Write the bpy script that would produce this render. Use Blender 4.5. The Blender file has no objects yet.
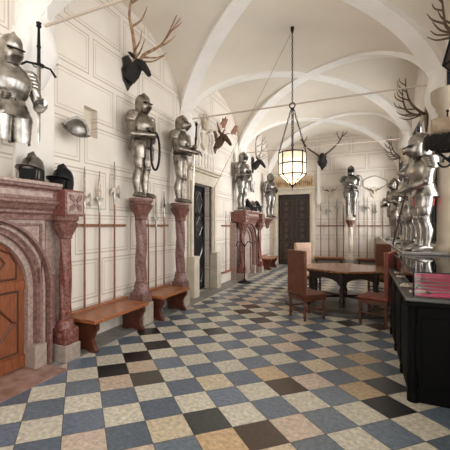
import bpy, bmesh, math, random
from mathutils import Vector, Matrix
PI = math.pi
sc = bpy.context.scene
C = sc.collection
random.seed(7)

# ------------------------------------------------------------------ camera, world, lights, exposure
ALPHA, FPX, HEYE = math.radians(25), 348.0, 1.65
cam = bpy.data.objects.new('camera', bpy.data.cameras.new('camera'))
C.objects.link(cam); sc.camera = cam
cam.location = (0, 0, HEYE); cam.rotation_euler = (PI/2, 0, ALPHA)
cam.data.sensor_width = 36; cam.data.lens = FPX/450*36
cam.data.shift_x = (225-200)/450; cam.data.shift_y = 1/450
cam.data.clip_start = 0.05
w = bpy.data.worlds.new('daylight'); sc.world = w; w.use_nodes = True
w.node_tree.nodes['Background'].inputs[0].default_value = (1.0, 0.985, 0.965, 1)
w.node_tree.nodes['Background'].inputs[1].default_value = 1.95
def area(name, loc, size, rot, power, col=(1, 0.985, 0.965)):
    l = bpy.data.lights.new(name, 'AREA'); l.shape = 'RECTANGLE'; l.size, l.size_y = size
    l.energy = power; l.color = col
    o = bpy.data.objects.new(name, l); o.location = loc; o.rotation_euler = rot; C.objects.link(o)
    return o
WINDOWS = [(-.6, .4), (1.0, 2.4), (3.3, 4.2), (5.2, 6.6), (7.35, 8.0), (9.1, 10.7), (11.4, 12.3), (13.2, 14.5)]
for a, b in WINDOWS:
    area('window_daylight', (1.9, (a+b)/2, 2.7), (2.7, b-a), (0, PI/2, 0), (b-a)*(75 if a < 5 else 62 if a < 7 else 35 if a < 9 else 150))
sc.view_settings.view_transform = 'Standard'; sc.view_settings.look = 'None'
sc.view_settings.exposure = 0.22; sc.view_settings.gamma = 1; sc.view_settings.use_curve_mapping = False

# ------------------------------------------------------------------ materials
def srgb(r, g, b):
    f = lambda c: (c/255/12.92 if c/255 <= .04045 else ((c/255+.055)/1.055)**2.4)
    return (f(r), f(g), f(b), 1)
def nodes(name):
    m = bpy.data.materials.new(name); m.use_nodes = True
    nt = m.node_tree; return m, nt, nt.nodes['Principled BSDF']
def mat(name, col, rough=.5, metal=0, noise=0, scale=12, col2=None, bump=0, spec=.5, stretch=None):
    m, nt, p = nodes(name)
    p.inputs['Roughness'].default_value = rough; p.inputs['Metallic'].default_value = metal
    p.inputs['Specular IOR Level'].default_value = spec
    c = srgb(*col); p.inputs['Base Color'].default_value = c
    if noise or col2 or bump:
        tc = nt.nodes.new('ShaderNodeTexCoord'); mp = nt.nodes.new('ShaderNodeMapping')
        nt.links.new(tc.outputs['Object'], mp.inputs[0])
        if stretch: mp.inputs['Scale'].default_value = stretch
        n = nt.nodes.new('ShaderNodeTexNoise'); n.inputs['Scale'].default_value = scale; n.inputs['Detail'].default_value = 6
        nt.links.new(mp.outputs[0], n.inputs['Vector'])
        r = nt.nodes.new('ShaderNodeValToRGB'); r.color_ramp.elements[0].position = .35; r.color_ramp.elements[1].position = .65
        r.color_ramp.elements[0].color = tuple(x*(1-noise) for x in c[:3])+(1,)
        r.color_ramp.elements[1].color = srgb(*col2) if col2 else tuple(min(1, x*(1+noise)) for x in c[:3])+(1,)
        nt.links.new(n.outputs['Fac'], r.inputs[0]); nt.links.new(r.outputs[0], p.inputs['Base Color'])
        if bump:
            b = nt.nodes.new('ShaderNodeBump'); b.inputs['Strength'].default_value = bump; b.inputs['Distance'].default_value = .01
            nt.links.new(n.outputs['Fac'], b.inputs['Height']); nt.links.new(b.outputs[0], p.inputs['Normal'])
    return m
def math_node(nt, op, a, b=None, c=None):
    n = nt.nodes.new('ShaderNodeMath'); n.operation = op
    for i, x in enumerate((a, b, c)):
        if x is None: continue
        if isinstance(x, (int, float)): n.inputs[i].default_value = x
        else: nt.links.new(x, n.inputs[i])
    return n.outputs[0]
def block_plaster(name, axis):
    """plaster with engraved double outlines of big staggered blocks"""
    m, nt, p = nodes(name); p.inputs['Roughness'].default_value = .9
    M = lambda *a: math_node(nt, *a)
    tc = nt.nodes.new('ShaderNodeTexCoord'); sx = nt.nodes.new('ShaderNodeSeparateXYZ'); nt.links.new(tc.outputs['Object'], sx.inputs[0])
    u, z = sx.outputs[axis], sx.outputs[2]
    Wb, Hb = 1.28, .66
    row = M('FLOOR', M('DIVIDE', M('ADD', z, .12), Hb))
    fz = M('FRACT', M('DIVIDE', M('ADD', z, .12), Hb))
    fu = M('FRACT', M('ADD', M('DIVIDE', M('ADD', u, 50.3), Wb), M('MULTIPLY', row, .43)))
    du = M('MULTIPLY', M('MINIMUM', fu, M('SUBTRACT', 1, fu)), Wb)
    dz = M('MULTIPLY', M('MINIMUM', fz, M('SUBTRACT', 1, fz)), Hb)
    d = M('MINIMUM', du, dz)
    l1 = M('LESS_THAN', M('ABSOLUTE', M('SUBTRACT', d, .05)), .010)
    l2 = M('LESS_THAN', M('ABSOLUTE', M('SUBTRACT', d, .10)), .007)
    line = M('MAXIMUM', l1, M('MULTIPLY', l2, .75))
    n = nt.nodes.new('ShaderNodeTexNoise'); n.inputs['Scale'].default_value = 1.1; n.inputs['Detail'].default_value = 5
    nt.links.new(tc.outputs['Object'], n.inputs['Vector'])
    r = nt.nodes.new('ShaderNodeValToRGB')
    r.color_ramp.elements[0].position = .3; r.color_ramp.elements[0].color = srgb(217, 207, 195)
    r.color_ramp.elements[1].position = .7; r.color_ramp.elements[1].color = srgb(229, 220, 209)
    nt.links.new(n.outputs['Fac'], r.inputs[0])
    n2 = nt.nodes.new('ShaderNodeTexNoise'); n2.inputs['Scale'].default_value = 3
    nt.links.new(tc.outputs['Object'], n2.inputs['Vector'])
    mx = nt.nodes.new('ShaderNodeMix'); mx.data_type = 'RGBA'
    nt.links.new(M('MULTIPLY', line, M('MULTIPLY_ADD', n2.outputs['Fac'],   .5, .5)), mx.inputs[0])
    nt.links.new(r.outputs[0], mx.inputs[6]); mx.inputs[7].default_value = srgb(174, 159, 143)
    nt.links.new(mx.outputs[2], p.inputs['Base Color'])
    return m
M_LEFT = block_plaster('engraved plaster left', 1)
M_BACK = block_plaster('engraved plaster back', 0)
M_PLASTER = mat('white plaster', (228, 221, 212), .9, noise=.05, scale=2)
M_VAULT = mat('cream vault plaster', (224, 215, 201), .9, noise=.04, scale=.9)
M_RIB = mat('white rib plaster', (238, 234, 228), .9, noise=.03, scale=3)
M_STONE = mat('grey stone', (170, 160, 146), .7, noise=.15, scale=9)
M_CREAMSTONE = mat('cream stone', (206, 195, 176), .75, noise=.08, scale=6)
M_JAMB = mat('pinkish grey stone', (158, 142, 131), .6, noise=.15, scale=16)
M_COLUMN = mat('tan column stone', (178, 164, 144), .7, noise=.08, scale=6)
M_SHELF = mat('polished grey stone', (150, 148, 144), .12, noise=.2, scale=7)
M_RED = mat('red marble', (116, 80, 72), .4, noise=.3, scale=30, col2=(142, 108, 100))
M_REDD = mat('dark red marble', (96, 50, 42), .35, noise=.3, scale=34, col2=(140, 88, 76))
M_PINK = mat('pale red marble', (152, 126, 117), .5, noise=.15, scale=24, col2=(176, 154, 144))
M_CAPITAL = mat('reddish carved stone', (112, 74, 64), .6, noise=.45, scale=40, bump=.6)
M_STEEL = mat('polished steel', (164, 159, 152), .28, 1, noise=.4, scale=9)
M_STEELD = mat('dark steel', (128, 124, 118), .34, 1, noise=.35, scale=9)
M_STEELB = mat('bronzed steel', (140, 132, 122), .3, 1, noise=.42, scale=9)
M_BLACKIRON = mat('black iron', (22, 22, 24), .45, .6)
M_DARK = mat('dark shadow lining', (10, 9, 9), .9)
M_LEATHER = mat('brown strap leather', (60, 42, 32), .6)
M_DOORWOOD = mat('orange oak', (128, 72, 42), .42, noise=.25, scale=7, stretch=(1, 6, 1))
M_DOORTRIM = mat('dark oak moulding', (74, 40, 24), .45)
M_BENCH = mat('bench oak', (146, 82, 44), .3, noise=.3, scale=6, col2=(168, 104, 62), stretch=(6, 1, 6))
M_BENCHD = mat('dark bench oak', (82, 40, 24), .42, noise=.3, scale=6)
M_POLE = mat('pole wood', (128, 84, 58), .5, noise=.2, scale=20)
M_DARKWOOD = mat('dark carved wood', (52, 38, 31), .45, noise=.3, scale=15)
M_DARKWOOD2 = mat('dark wood relief', (78, 62, 53), .4, noise=.2, scale=15)
M_TABLE = mat('table walnut', (134, 90, 60), .2, noise=.25, scale=5, col2=(162, 116, 82), stretch=(1, 5, 1))
M_TABLED = mat('table underframe', (40, 27, 21), .4, noise=.2, scale=12)
M_CHAIR = mat('chestnut leather', (100, 54, 36), .45, noise=.2, scale=8)
M_CHAIRRED = mat('red leather', (120, 54, 40), .45, noise=.25, scale=8)
M_CHAIRPINK = mat('pinkish leather', (196, 160, 138), .6, noise=.15, scale=8)  # pale pinkish tone, paler than the other chair leathers
M_CHAIRWOOD = mat('turned chair wood', (88, 50, 33), .4, noise=.2, scale=15)
M_BRASS = mat('brass nails', (196, 168, 120), .35, 1)
M_CASE = mat('ebonised cabinet', (5, 5, 6), .6, noise=.2, scale=5, spec=.12)
M_CASERIM = mat('grey metal rim', (96, 98, 94), .3, .7)
M_CLOTH = mat('crimson cloth', (246, 82, 132), .8, noise=.12, scale=18, bump=.3)
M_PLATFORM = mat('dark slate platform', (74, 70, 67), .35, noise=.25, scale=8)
M_FUR = mat('black deer hair', (30, 26, 24), .85, noise=.4, scale=40, bump=.8)
M_FURB = mat('brown deer hair', (84, 62, 46), .85, noise=.4, scale=40, bump=.8)
M_FURW = mat('pale deer hair', (186, 174, 158), .85, noise=.2, scale=30)
M_ANTLER = mat('brown antler', (140, 102, 72), .55, noise=.3, scale=10, col2=(176, 142, 108))
M_ANTLERD = mat('dark antler', (92, 74, 58), .55, noise=.3, scale=10)
M_ANTLERG = mat('grey antler', (150, 142, 130), .6, noise=.2, scale=10)
M_ANTLERR = mat('russet antler', (138, 88, 62), .6, noise=.2, scale=10)
M_BONE = mat('bone', (206, 194, 174), .6)
M_BOARD = mat('black trophy board', (34, 28, 25), .5, noise=.3, scale=14)
M_BOARDW = mat('brown trophy board', (92, 62, 42), .5, noise=.3, scale=14)
M_OCHRE = mat('ochre painted panel', (200, 176, 142), .8, noise=.1, scale=6)
M_OCHRED = mat('ochre strokes', (160, 122, 84), .8)
M_BEIGE = mat('beige cloth', (176, 156, 132), .85, noise=.15, scale=12)
M_ROPE = mat('pale cord', (170, 156, 138), .8)
M_RODPALE = mat('pale painted iron', (196, 180, 164), .6)
M_REDCLOTH = mat('rose red lining', (190, 70, 74), .8)
M_TILE = None
def tile_material():
    m, nt, p = nodes('marble tiles'); p.inputs['Roughness'].default_value = .33
    a = nt.nodes.new('ShaderNodeAttribute'); a.attribute_name = 'tile'
    tc = nt.nodes.new('ShaderNodeTexCoord')
    n = nt.nodes.new('ShaderNodeTexNoise'); n.inputs['Scale'].default_value = 24; n.inputs['Detail'].default_value = 8; n.inputs['Roughness'].default_value = .7
    nt.links.new(tc.outputs['Object'], n.inputs['Vector'])
    r = nt.nodes.new('ShaderNodeMapRange'); r.inputs[1].default_value = .3; r.inputs[2].default_value = .7; r.inputs[3].default_value = .55; r.inputs[4].default_value = 1.4
    nt.links.new(n.outputs['Fac'], r.inputs[0])
    mx = nt.nodes.new('ShaderNodeVectorMath'); mx.operation = 'SCALE'
    nt.links.new(a.outputs['Color'], mx.inputs[0]); nt.links.new(r.outputs[0], mx.inputs['Scale'])
    nt.links.new(mx.outputs[0], p.inputs['Base Color'])
    r2 = nt.nodes.new('ShaderNodeMapRange'); r2.inputs[3].default_value = .22; r2.inputs[4].default_value = .42
    nt.links.new(n.outputs['Fac'], r2.inputs[0]); nt.links.new(r2.outputs[0], p.inputs['Roughness'])
    return m
def glass_material(name, tint, refl=1.0):
    m, nt, p = nodes(name); nt.nodes.remove(p)
    t = nt.nodes.new('ShaderNodeBsdfTransparent'); t.inputs[0].default_value = tint
    g = nt.nodes.new('ShaderNodeBsdfGlossy'); g.inputs['Roughness'].default_value = .03
    f = nt.nodes.new('ShaderNodeFresnel'); f.inputs[0].default_value = 1.5
    mx = nt.nodes.new('ShaderNodeMixShader')
    nt.links.new(math_node(nt, 'MULTIPLY', f.outputs[0], refl), mx.inputs[0]); nt.links.new(t.outputs[0], mx.inputs[1]); nt.links.new(g.outputs[0], mx.inputs[2])
    nt.links.new(mx.outputs[0], nt.nodes['Material Output'].inputs[0])
    return m
M_GLASS = glass_material('clear glass', (.96, .98, .97, 1))
M_WINGLASS = glass_material('window glass', (.98, .99, 1, 1), .4)
def emit(name, col, s):
    m, nt, p = nodes(name); p.inputs['Emission Color'].default_value = col; p.inputs['Emission Strength'].default_value = s
    return m
M_BULB = emit('lamp bulb', (1, .85, .66, 1), 14)
def milk_glass(name, col):
    m, nt, p = nodes(name); nt.nodes.remove(p)
    t = nt.nodes.new('ShaderNodeBsdfTransparent'); t.inputs[0].default_value = col
    d = nt.nodes.new('ShaderNodeBsdfTranslucent'); d.inputs[0].default_value = col
    d2 = nt.nodes.new('ShaderNodeBsdfDiffuse'); d2.inputs[0].default_value = col
    a = nt.nodes.new('ShaderNodeMixShader'); a.inputs[0].default_value = .45
    nt.links.new(d.outputs[0], a.inputs[1]); nt.links.new(d2.outputs[0], a.inputs[2])
    b = nt.nodes.new('ShaderNodeMixShader'); b.inputs[0].default_value = .75
    nt.links.new(t.outputs[0], b.inputs[1]); nt.links.new(a.outputs[0], b.inputs[2])
    nt.links.new(b.outputs[0], nt.nodes['Material Output'].inputs[0])
    return m
M_PANES = milk_glass('lantern panes', srgb(236, 222, 204))

# ------------------------------------------------------------------ mesh helpers
class MB:
    def __init__(s): s.v = []; s.f = []; s.smooth = []
    def add(s, vs, fs, smooth=False):
        o = len(s.v); s.v += [tuple(v) for v in vs]
        s.f += [tuple(i+o for i in f) for f in fs]; s.smooth += [smooth]*len(fs); return s
    def box(s, lo, hi, m=None):
        x0, y0, z0 = lo; x1, y1, z1 = hi
        vs = [Vector(p) for p in ((x0,y0,z0),(x1,y0,z0),(x1,y1,z0),(x0,y1,z0),(x0,y0,z1),(x1,y0,z1),(x1,y1,z1),(x0,y1,z1))]
        if m is not None: vs = [m @ v for v in vs]
        return s.add(vs, [(3,2,1,0),(4,5,6,7),(0,1,5,4),(1,2,6,5),(2,3,7,6),(3,0,4,7)])
    def loft(s, rings, caps=True, closed=True):
        n = len(rings[0]); vs = [p for r in rings for p in r]; fs = []
        for i in range(len(rings)-1):
            for j in range(n if closed else n-1):
                k = (j+1) % n; fs.append((i*n+j, i*n+k, (i+1)*n+k, (i+1)*n+j))
        if caps and closed: fs += [tuple(range(n))[::-1], tuple((len(rings)-1)*n+j for j in range(n))]
        return s.add(vs, fs, True)
    def lathe(s, prof, c=(0,0,0), seg=20, sx=1, sy=1):
        """prof: (r, z) or (rx, ry, z, dx, dy)"""
        rings = []
        for q in prof:
            if len(q) == 2: rx = ry = q[0]; z = q[1]; dx = dy = 0
            else: rx, ry, z = q[:3]; dx, dy = (q[3], q[4]) if len(q) > 3 else (0, 0)
            rings.append([(c[0]+dx+rx*sx*math.cos(2*PI*k/seg), c[1]+dy+ry*sy*math.sin(2*PI*k/seg), c[2]+z) for k in range(seg)])
        return s.loft(rings)
    def tube(s, pts, rad, seg=10, flat=1.0, up=(0,0,1)):
        pts = [Vector(p) for p in pts]; n = len(pts)
        if not isinstance(rad, (list, tuple)): rad = [rad]*n
        rings = []; side = None
        for i, p in enumerate(pts):
            t = (pts[min(i+1, n-1)]-pts[max(i-1, 0)])
            if t.length < 1e-9: t = Vector((0,0,1))
            t.normalize()
            if side is None:
                u = Vector(up)
                if abs(t.dot(u)) > .95: u = Vector((1,0,0))
                side = t.cross(u)
            side = (side - t*side.dot(t)).normalized(); q = side.cross(t)
            rings.append([p+side*(rad[i]*math.cos(2*PI*k/seg))+q*(rad[i]*flat*math.sin(2*PI*k/seg)) for k in range(seg)])
        return s.loft(rings)
    def ball(s, c, r, seg=14, rings=9):
        if not isinstance(r, (list, tuple)): r = (r, r, r)
        return s.lathe([(max(1e-3, r[0]*math.sin(PI*i/rings)), max(1e-3, r[1]*math.sin(PI*i/rings)), -r[2]*math.cos(PI*i/rings)) for i in range(rings+1)], c, seg)
    def prism(s, poly, lo, hi, axis='y', m=None):
        """2D polygon extruded along an axis"""
        def P(a, b, h): return Vector({'y': (a, h, b), 'x': (h, a, b), 'z': (a, b, h)}[axis])
        n = len(poly); vs = [P(a, b, lo) for a, b in poly]+[P(a, b, hi) for a, b in poly]
        if m is not None: vs = [m @ v for v in vs]
        fs = [tuple(range(n)), tuple(range(2*n-1, n-1, -1))]+[(i, i+n, (i+1) % n+n, (i+1) % n) for i in range(n)]
        return s.add(vs, fs)
    def build(s, name, m, parent=None, bevel=0, loc=None):
        me = bpy.data.meshes.new(name); me.from_pydata(s.v, [], s.f); me.materials.append(m)
        for p, sm in zip(me.polygons, s.smooth): p.use_smooth = sm
        bm = bmesh.new(); bm.from_mesh(me); bmesh.ops.recalc_face_normals(bm, faces=bm.faces[:]); bm.to_mesh(me); bm.free()
        o = bpy.data.objects.new(name, me); C.objects.link(o)
        if any(s.smooth):
            try: me.set_sharp_from_angle(angle=math.radians(50))
            except Exception: pass
        if parent: o.parent = parent
        if loc: o.location = loc
        if bevel:
            b = o.modifiers.new('bevel', 'BEVEL'); b.width = bevel; b.segments = 2; b.limit_method = 'ANGLE'
        return o
def tag(o, label=None, cat=None, group=None, kind=None):
    if label: o['label'] = label
    if cat: o['category'] = cat
    if group: o['group'] = group
    if kind: o['kind'] = kind
    return o
def thing(name, label, cat, loc=(0,0,0), rz=0, group=None):
    o = bpy.data.objects.new(name, None); C.objects.link(o); o.empty_display_size = .1
    o.location = loc; o.rotation_euler = (0, 0, rz)
    return tag(o, label, cat, group)
def copy_thing(src, loc, rz, label):
    r = src.copy(); C.objects.link(r); r.location = loc; r.rotation_euler = (0, 0, rz); r['label'] = label
    for ch in list(src.children):
        c = ch.copy(); C.objects.link(c); c.parent = r
        for g in list(ch.children):
            d = g.copy(); C.objects.link(d); d.parent = c
    return r
def structure(o): o['kind'] = 'structure'; return o

# ------------------------------------------------------------------ setting
XL, XR, YB = -3.65, 1.2, 15.0
CX, HX, ZS, RISE = (XL+XR)/2, (XR-XL)/2, 3.75, 1.65
BAYS = [-3, 1, 5, 9, 13]

# floor: marble tiles laid diagonally, one colour per tile
def make_floor():
    ang, s = math.radians(44.13), .3298; ca, sa = math.cos(ang), math.sin(ang); tx, ty = -1.9116, 1.7820
    def W(i, j): return (tx+s*(ca*i-sa*j), ty+s*(sa*i+ca*j))
    def cell(u, v):
        d = HEYE*FPX/(v-226); r = (u-200)/FPX*d
        x = -d*math.sin(ALPHA)+r*math.cos(ALPHA)-tx; y = d*math.cos(ALPHA)+r*math.sin(ALPHA)-ty
        return (math.floor((ca*x+sa*y)/s), math.floor((-sa*x+ca*y)/s))
    BLACK, OLIVE, BROWN, OCHRE, ROSE = (30,31,33), (74,72,64), (70,54,44), (176,154,122), (190,172,152)
    special = {}
    for u, v, c in [(112,372,BLACK),(137,357,BLACK),(157,345,BLACK),(150,332,BLACK),(147,378,OLIVE),(213,419,(62,64,64)),(262,436,BROWN),(282,384,BROWN),
                    (211,330,(60,58,54)),(260,313,BROWN),(240,311,BROWN),(247,305,BROWN),(257,319,(64,62,60)),(359,392,OCHRE),(361,373,OCHRE),(360,358,OCHRE),
                    (268,371,(190,166,132)),(222,441,(196,168,130)),(122,383,ROSE),(141,366,ROSE),(395,408,BLACK),(385,388,(58,60,64))]:
        special[cell(u, v)] = c
    rnd = random.Random(11)
    vs, fs, cols = [], [], []
    g = .003/s
    for i in range(-22, 56):
        for j in range(-34, 44):
            cx, cy = W(i+.5, j+.5)
            if not (XL-.3 < cx < 2.2 and -1.3 < cy < YB+.3): continue
            if (i+j) % 2:
                k = rnd.random()
                if k < .08 and cy > 6: c = (46, 46, 48)
                elif k < .15 and cy > 6: c = (76, 68, 62)
                else:
                    t = rnd.uniform(-9, 9); c = (98+t, 109+t, 122+t+rnd.uniform(-4, 4))
            else:
                k = rnd.random()
                if k < .08: c = (198, 184, 158)
                elif k < .2: c = (194, 177, 160)
                else: t = rnd.uniform(-8, 8); c = (199+t, 193+t, 176+t)
            c = special.get((i, j), c)
            o = len(vs)
            for a, b in ((g, g), (1-g, g), (1-g, 1-g), (g, 1-g)):
                x, y = W(i+a, j+b); vs.append((x, y, 0))
            fs.append((o, o+1, o+2, o+3)); cols.append(srgb(*c))
    o = len(vs)
    vs += [(XL-.6, -1.6, -.004), (2.4, -1.6, -.004), (2.4, YB+.5, -.004), (XL-.6, YB+.5, -.004)]
    fs.append((o, o+1, o+2, o+3)); cols.append(srgb(84, 78, 70))
    o = len(vs)
    vs += [(XL-.6, -1.6, -.2), (2.4, -1.6, -.2), (2.4, YB+.5, -.2), (XL-.6, YB+.5, -.2)]
    fs.append((o+3, o+2, o+1, o)); cols.append(srgb(84, 78, 70))
    me = bpy.data.meshes.new('floor'); me.from_pydata(vs, [], fs)
    at = me.color_attributes.new('tile', 'FLOAT_COLOR', 'CORNER'); k = 0
    for c, f in zip(cols, fs):
        for _ in f: at.data[k].color = c; k += 1
    me.materials.append(tile_material())
    ob = bpy.data.objects.new('floor', me); C.objects.link(ob); structure(ob)
make_floor()
# stone border strips along the left wall
b = MB().box((XL, -1.2, -.05), (-3.06, 2.98, .008)); structure(b.build('trim_1', mat('pink stone threshold', (150, 112, 98), .45, noise=.2, scale=8, col2=(170, 140, 126))))
b = MB().box((XL, 2.98, -.05), (-3.22, YB, .006)); structure(b.build('trim_2', mat('grey stone border', (136, 132, 126), .5, noise=.2, scale=8)))

def holed_wall(axis, pos, thick, u0, u1, z0, z1, holes):
    """slab with rectangular holes; axis 0: plane x = pos, axis 1: plane y = pos; thickness grows away from the room"""
    us = sorted({u0, u1, *[h[0] for h in holes], *[h[1] for h in holes]}); zs = sorted({z0, z1, *[h[2] for h in holes], *[h[3] for h in holes]})
    b = MB()
    for i in range(len(us)-1):
        for k in range(len(zs)-1):
            a, c = us[i], us[i+1]; e, f = zs[k], zs[k+1]
            if any(h[0] <= a+1e-6 and c-1e-6 <= h[1] and h[2] <= e+1e-6 and f-1e-6 <= h[3] for h in holes): continue
            if axis == 0: b.box((min(pos, pos+thick), a, e), (max(pos, pos+thick), c, f))
            else: b.box((a, min(pos, pos+thick), e), (c, max(pos, pos+thick), f))
    return b
DOOR2 = (7.36, 8.5, -.1, 2.68)
wl = holed_wall(0, XL, -.6, -1.6, YB+.6, -.2, 5.9, [DOOR2, (3.86, 4.14, 2.97, 3.4)])
structure(wl.build('wall_left', M_LEFT))
b = MB().box((XL-.2, 3.8, 2.9), (XL-.12, 4.2, 3.5)); structure(b.build('trim_3', M_CREAMSTONE))   # back of the wall niche
BD = (-3.28, -1.97, -.1, 2.98)
wb = holed_wall(1, YB, .5, XL-.6, 2.4, -.2, 5.9, [BD]); structure(wb.build('wall_back', M_BACK))
# lower white plaster zone on the back wall is the same plaster; right wall with windows
wr = holed_wall(0, XR, .3, -1.6, YB+.6, 1.2, 5.9, [(a, b_, 1.32, 4.1) for a, b_ in WINDOWS]); structure(wr.build('wall_right', M_PLASTER))
for n, (a, b_) in enumerate(WINDOWS):
    wroot = structure(tag(bpy.data.objects.new('window_%d' % (n+1), None))); C.objects.link(wroot); wroot.location = (XR+.035, (a+b_)/2, 1.32)
    hw = (b_-a)/2; f = MB(); H = 2.78
    for y in (-hw, hw-.05): f.box((-.03, y, 0), (.03, y+.05, H))
    f.box((-.03, -hw, 0), (.03, hw, .05)); f.box((-.03, -hw, H-.05), (.03, hw, H)); f.box((-.025, -.025, 0), (.025, .025, H))
    k = .0
    while k < H-.3:
        k += .38; f.box((-.015, -hw, k-.012), (.015, hw, k+.012))
    nb = max(2, round(hw*2/.28))
    for q in range(1, nb): f.box((-.01, -hw+q*hw*2/nb-.008, 0), (.01, -hw+q*hw*2/nb+.008, H))
    f.build('window_frame', M_BLACKIRON, wroot)
    MB().box((.004, -hw, 0), (.008, hw, H)).build('window_pane', M_WINGLASS, wroot)
# low parapet under the windows, with a polished stone shelf the armours stand on
b = MB().box((.62, 6.25, -.1), (XR+.3, YB, 1.2)); structure(b.build('trim_4', M_CREAMSTONE, bevel=.01))
b = MB().box((.56, 6.2, 1.2), (XR, YB, 1.25)); structure(b.build('trim_5', M_SHELF, bevel=.01))
b = MB().box((XR, -1.6, -.1), (XR+.3, 6.25, 1.2)); structure(b.build('trim_6', M_CREAMSTONE))

# groin vault
def vault():
    b = MB(); N = 28
    par = [math.sin(-PI/2+PI*i/N) for i in range(N+1)]
    for yc in BAYS:
        vs, fs = [], []
        for s in par:
            for t in par:
                z = ZS+RISE*max(math.sqrt(max(0, 1-s*s)), math.sqrt(max(0, 1-t*t)))
                vs.append((CX+HX*s, yc+2*t, z))
        n = N+1
        for i in range(N):
            for j in range(N): fs.append((i*n+j, i*n+j+1, (i+1)*n+j+1, (i+1)*n+j))
        b.add(vs, fs, True)
    o = structure(b.build('ceiling', M_VAULT)); return o
vault()
nrib = 7
for yc in BAYS[1:]:
    for sg in (1, -1):
        rings = []; dirv = Vector((HX, sg*2, 0)); L = dirv.length; dh = dirv/L; side = Vector((-dh.y, dh.x, 0))
        for i in range(41):
            th = -PI/2+PI*i/40; s = math.sin(th); c = math.cos(th)
            P = Vector((CX, yc, ZS))+dh*(L*s)+Vector((0, 0, RISE*c))
            T = dh*(L*c)+Vector((0, 0, -RISE*s)); T.normalize()
            Nn = side.cross(T);
            if Nn.z < 0: Nn = -Nn
            wd = .15
            rings.append([P+side*wd-Nn*.015, P-side*wd-Nn*.015, P-side*wd+Nn*.16, P+side*wd+Nn*.16])
        b = MB().loft(rings); b.smooth = [False]*len(b.f)
        structure(b.build('trim_%d' % nrib, M_RIB)); nrib += 1
# springers: corbels at the foot of the vault on both sides, and pilaster strips
for k, y in enumerate((-1, 3, 7, 11)):
    for x, sgn in ((XL, 1), (XR, -1)):
        b = MB(); rings = []
        for r, z in ((.06, 3.28), (.12, 3.36), (.2, 3.55), (.27, 3.72), (.29, 3.8), (.26, 3.95), (.2, 4.2)):
            rings.append([(x+sgn*r*.85*math.sin(PI*q/10), y+r*math.cos(PI*q/10)*1.1, z) for q in range(11)]+[(x-sgn*.05, y-r*1.1, z), (x-sgn*.05, y+r*1.1, z)])
        b.loft(rings); structure(b.build('trim_%d' % nrib, M_RIB)); nrib += 1
b = MB().box((XL-.02, 2.72, 1.9), (XL+.05, 3.28, 4.6)).box((XL-.02, 2.68, 3.74), (XL+.1, 3.34, 3.8)); structure(b.build('trim_%d' % nrib, M_PLASTER, bevel=.01)); nrib += 1
# half-round window piers standing on the shelf on the right
for y in (6.55, 11.0):
    b = MB().lathe([(.24, 1.25), (.24, 1.3), (.21, 1.34), (.19, 1.42), (.18, 2.4), (.17, 3.42), (.2, 3.46), (.2, 3.5), (.26, 3.6), (.27, 3.7), (.27, 3.76)], (XR+.05 if y < 7 else XR-.02, y, 0), 24)
    structure(b.build('trim_%d' % nrib, M_COLUMN)); nrib += 1

# ------------------------------------------------------------------ door in the back wall
d = structure(bpy.data.objects.new('door_3', None)); C.objects.link(d); d.location = ((BD[0]+BD[1])/2, YB+.08, 0)
hw = (BD[1]-BD[0])/2
for s in (-1, 1):
    x0, x1 = (-hw, -.001) if s < 0 else (.001, hw)
    lf = MB().box((x0, 0, -.01), (x1, .06, 2.985)).build('leaf', M_DARKWOOD, d)
    r = MB(); cx = (x0+x1)/2
    for z0, z1 in ((.25, .95), (1.1, 1.85), (2.0, 2.75)):
        zc = (z0+z1)/2; pw = (x1-x0)*.36
        for a in (0, 1):
            r.box((cx-pw+a*2*pw-.012, -.02, z0), (cx-pw+a*2*pw+.012, .01, z1)); r.box((cx-pw, -.02, z0+a*(z1-z0)-.012), (cx+pw, .01, z0+a*(z1-z0)+.012))
        for q in range(3):
            zz = z0+.12+q*(z1-z0-.24)/2; hh = (z1-z0)*.15
            r.prism([(cx-pw*.4, zz), (cx, zz-hh), (cx+pw*.4, zz), (cx, zz+hh)], -.03, .01)
    r.build('carved_panel', M_DARKWOOD2, lf)
b = MB()
for x0, x1 in ((BD[0]-.2, BD[0]), (BD[1], BD[1]+.2)):
    b.box((x0, YB-.06, 0), (x1, YB+.1, 3.0)); b.box((x0+.05, YB-.09, 0), (x1-.05, YB, 3.0))
b.box((BD[0]-.2, YB-.06, 2.98), (BD[1]+.2, YB+.1, 3.18)); b.box((BD[0]-.28, YB-.14, 3.18), (BD[1]+.28, YB, 3.26))
structure(b.build('trim_%d' % nrib, M_CREAMSTONE, bevel=.01)); nrib += 1
t = thing('painted_tablet', 'ochre painted tablet with upright strokes above the back door', 'wall panel', ((BD[0]+BD[1])/2, YB-.03, 3.27))
MB().box((-.8, -.02, 0), (.8, .03, .46)).build('panel', M_OCHRE, t)
b = MB()
for k in range(19):
    x = -.72+k*.08; hgt = random.uniform(.2, .36); b.box((x-.013, -.026, .05), (x+.013, .01, .05+hgt)); b.box((x-.013, -.026, .05+hgt*random.random()), (x+.05, .01, .075+hgt*.6))
b.build('painted_strokes', M_OCHRED, t)
b = MB(); b.prism([(-.07, 2.55), (.07, 2.55), (.09, 2.75), (.06, 2.85), (.06, 4.1), (.1, 4.2), (-.1, 4.2), (-.06, 4.1), (-.06, 2.85), (-.09, 2.75)], -.1, .0)  # shadow of the ledge put into shape as a slim raised form
tag(b.build('ledge_shadow_form', M_PLASTER, loc=(-1.62, YB, 0), bevel=.01), 'slim white form shaped for the ledge shadow right of the back door', 'pilaster')

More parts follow.
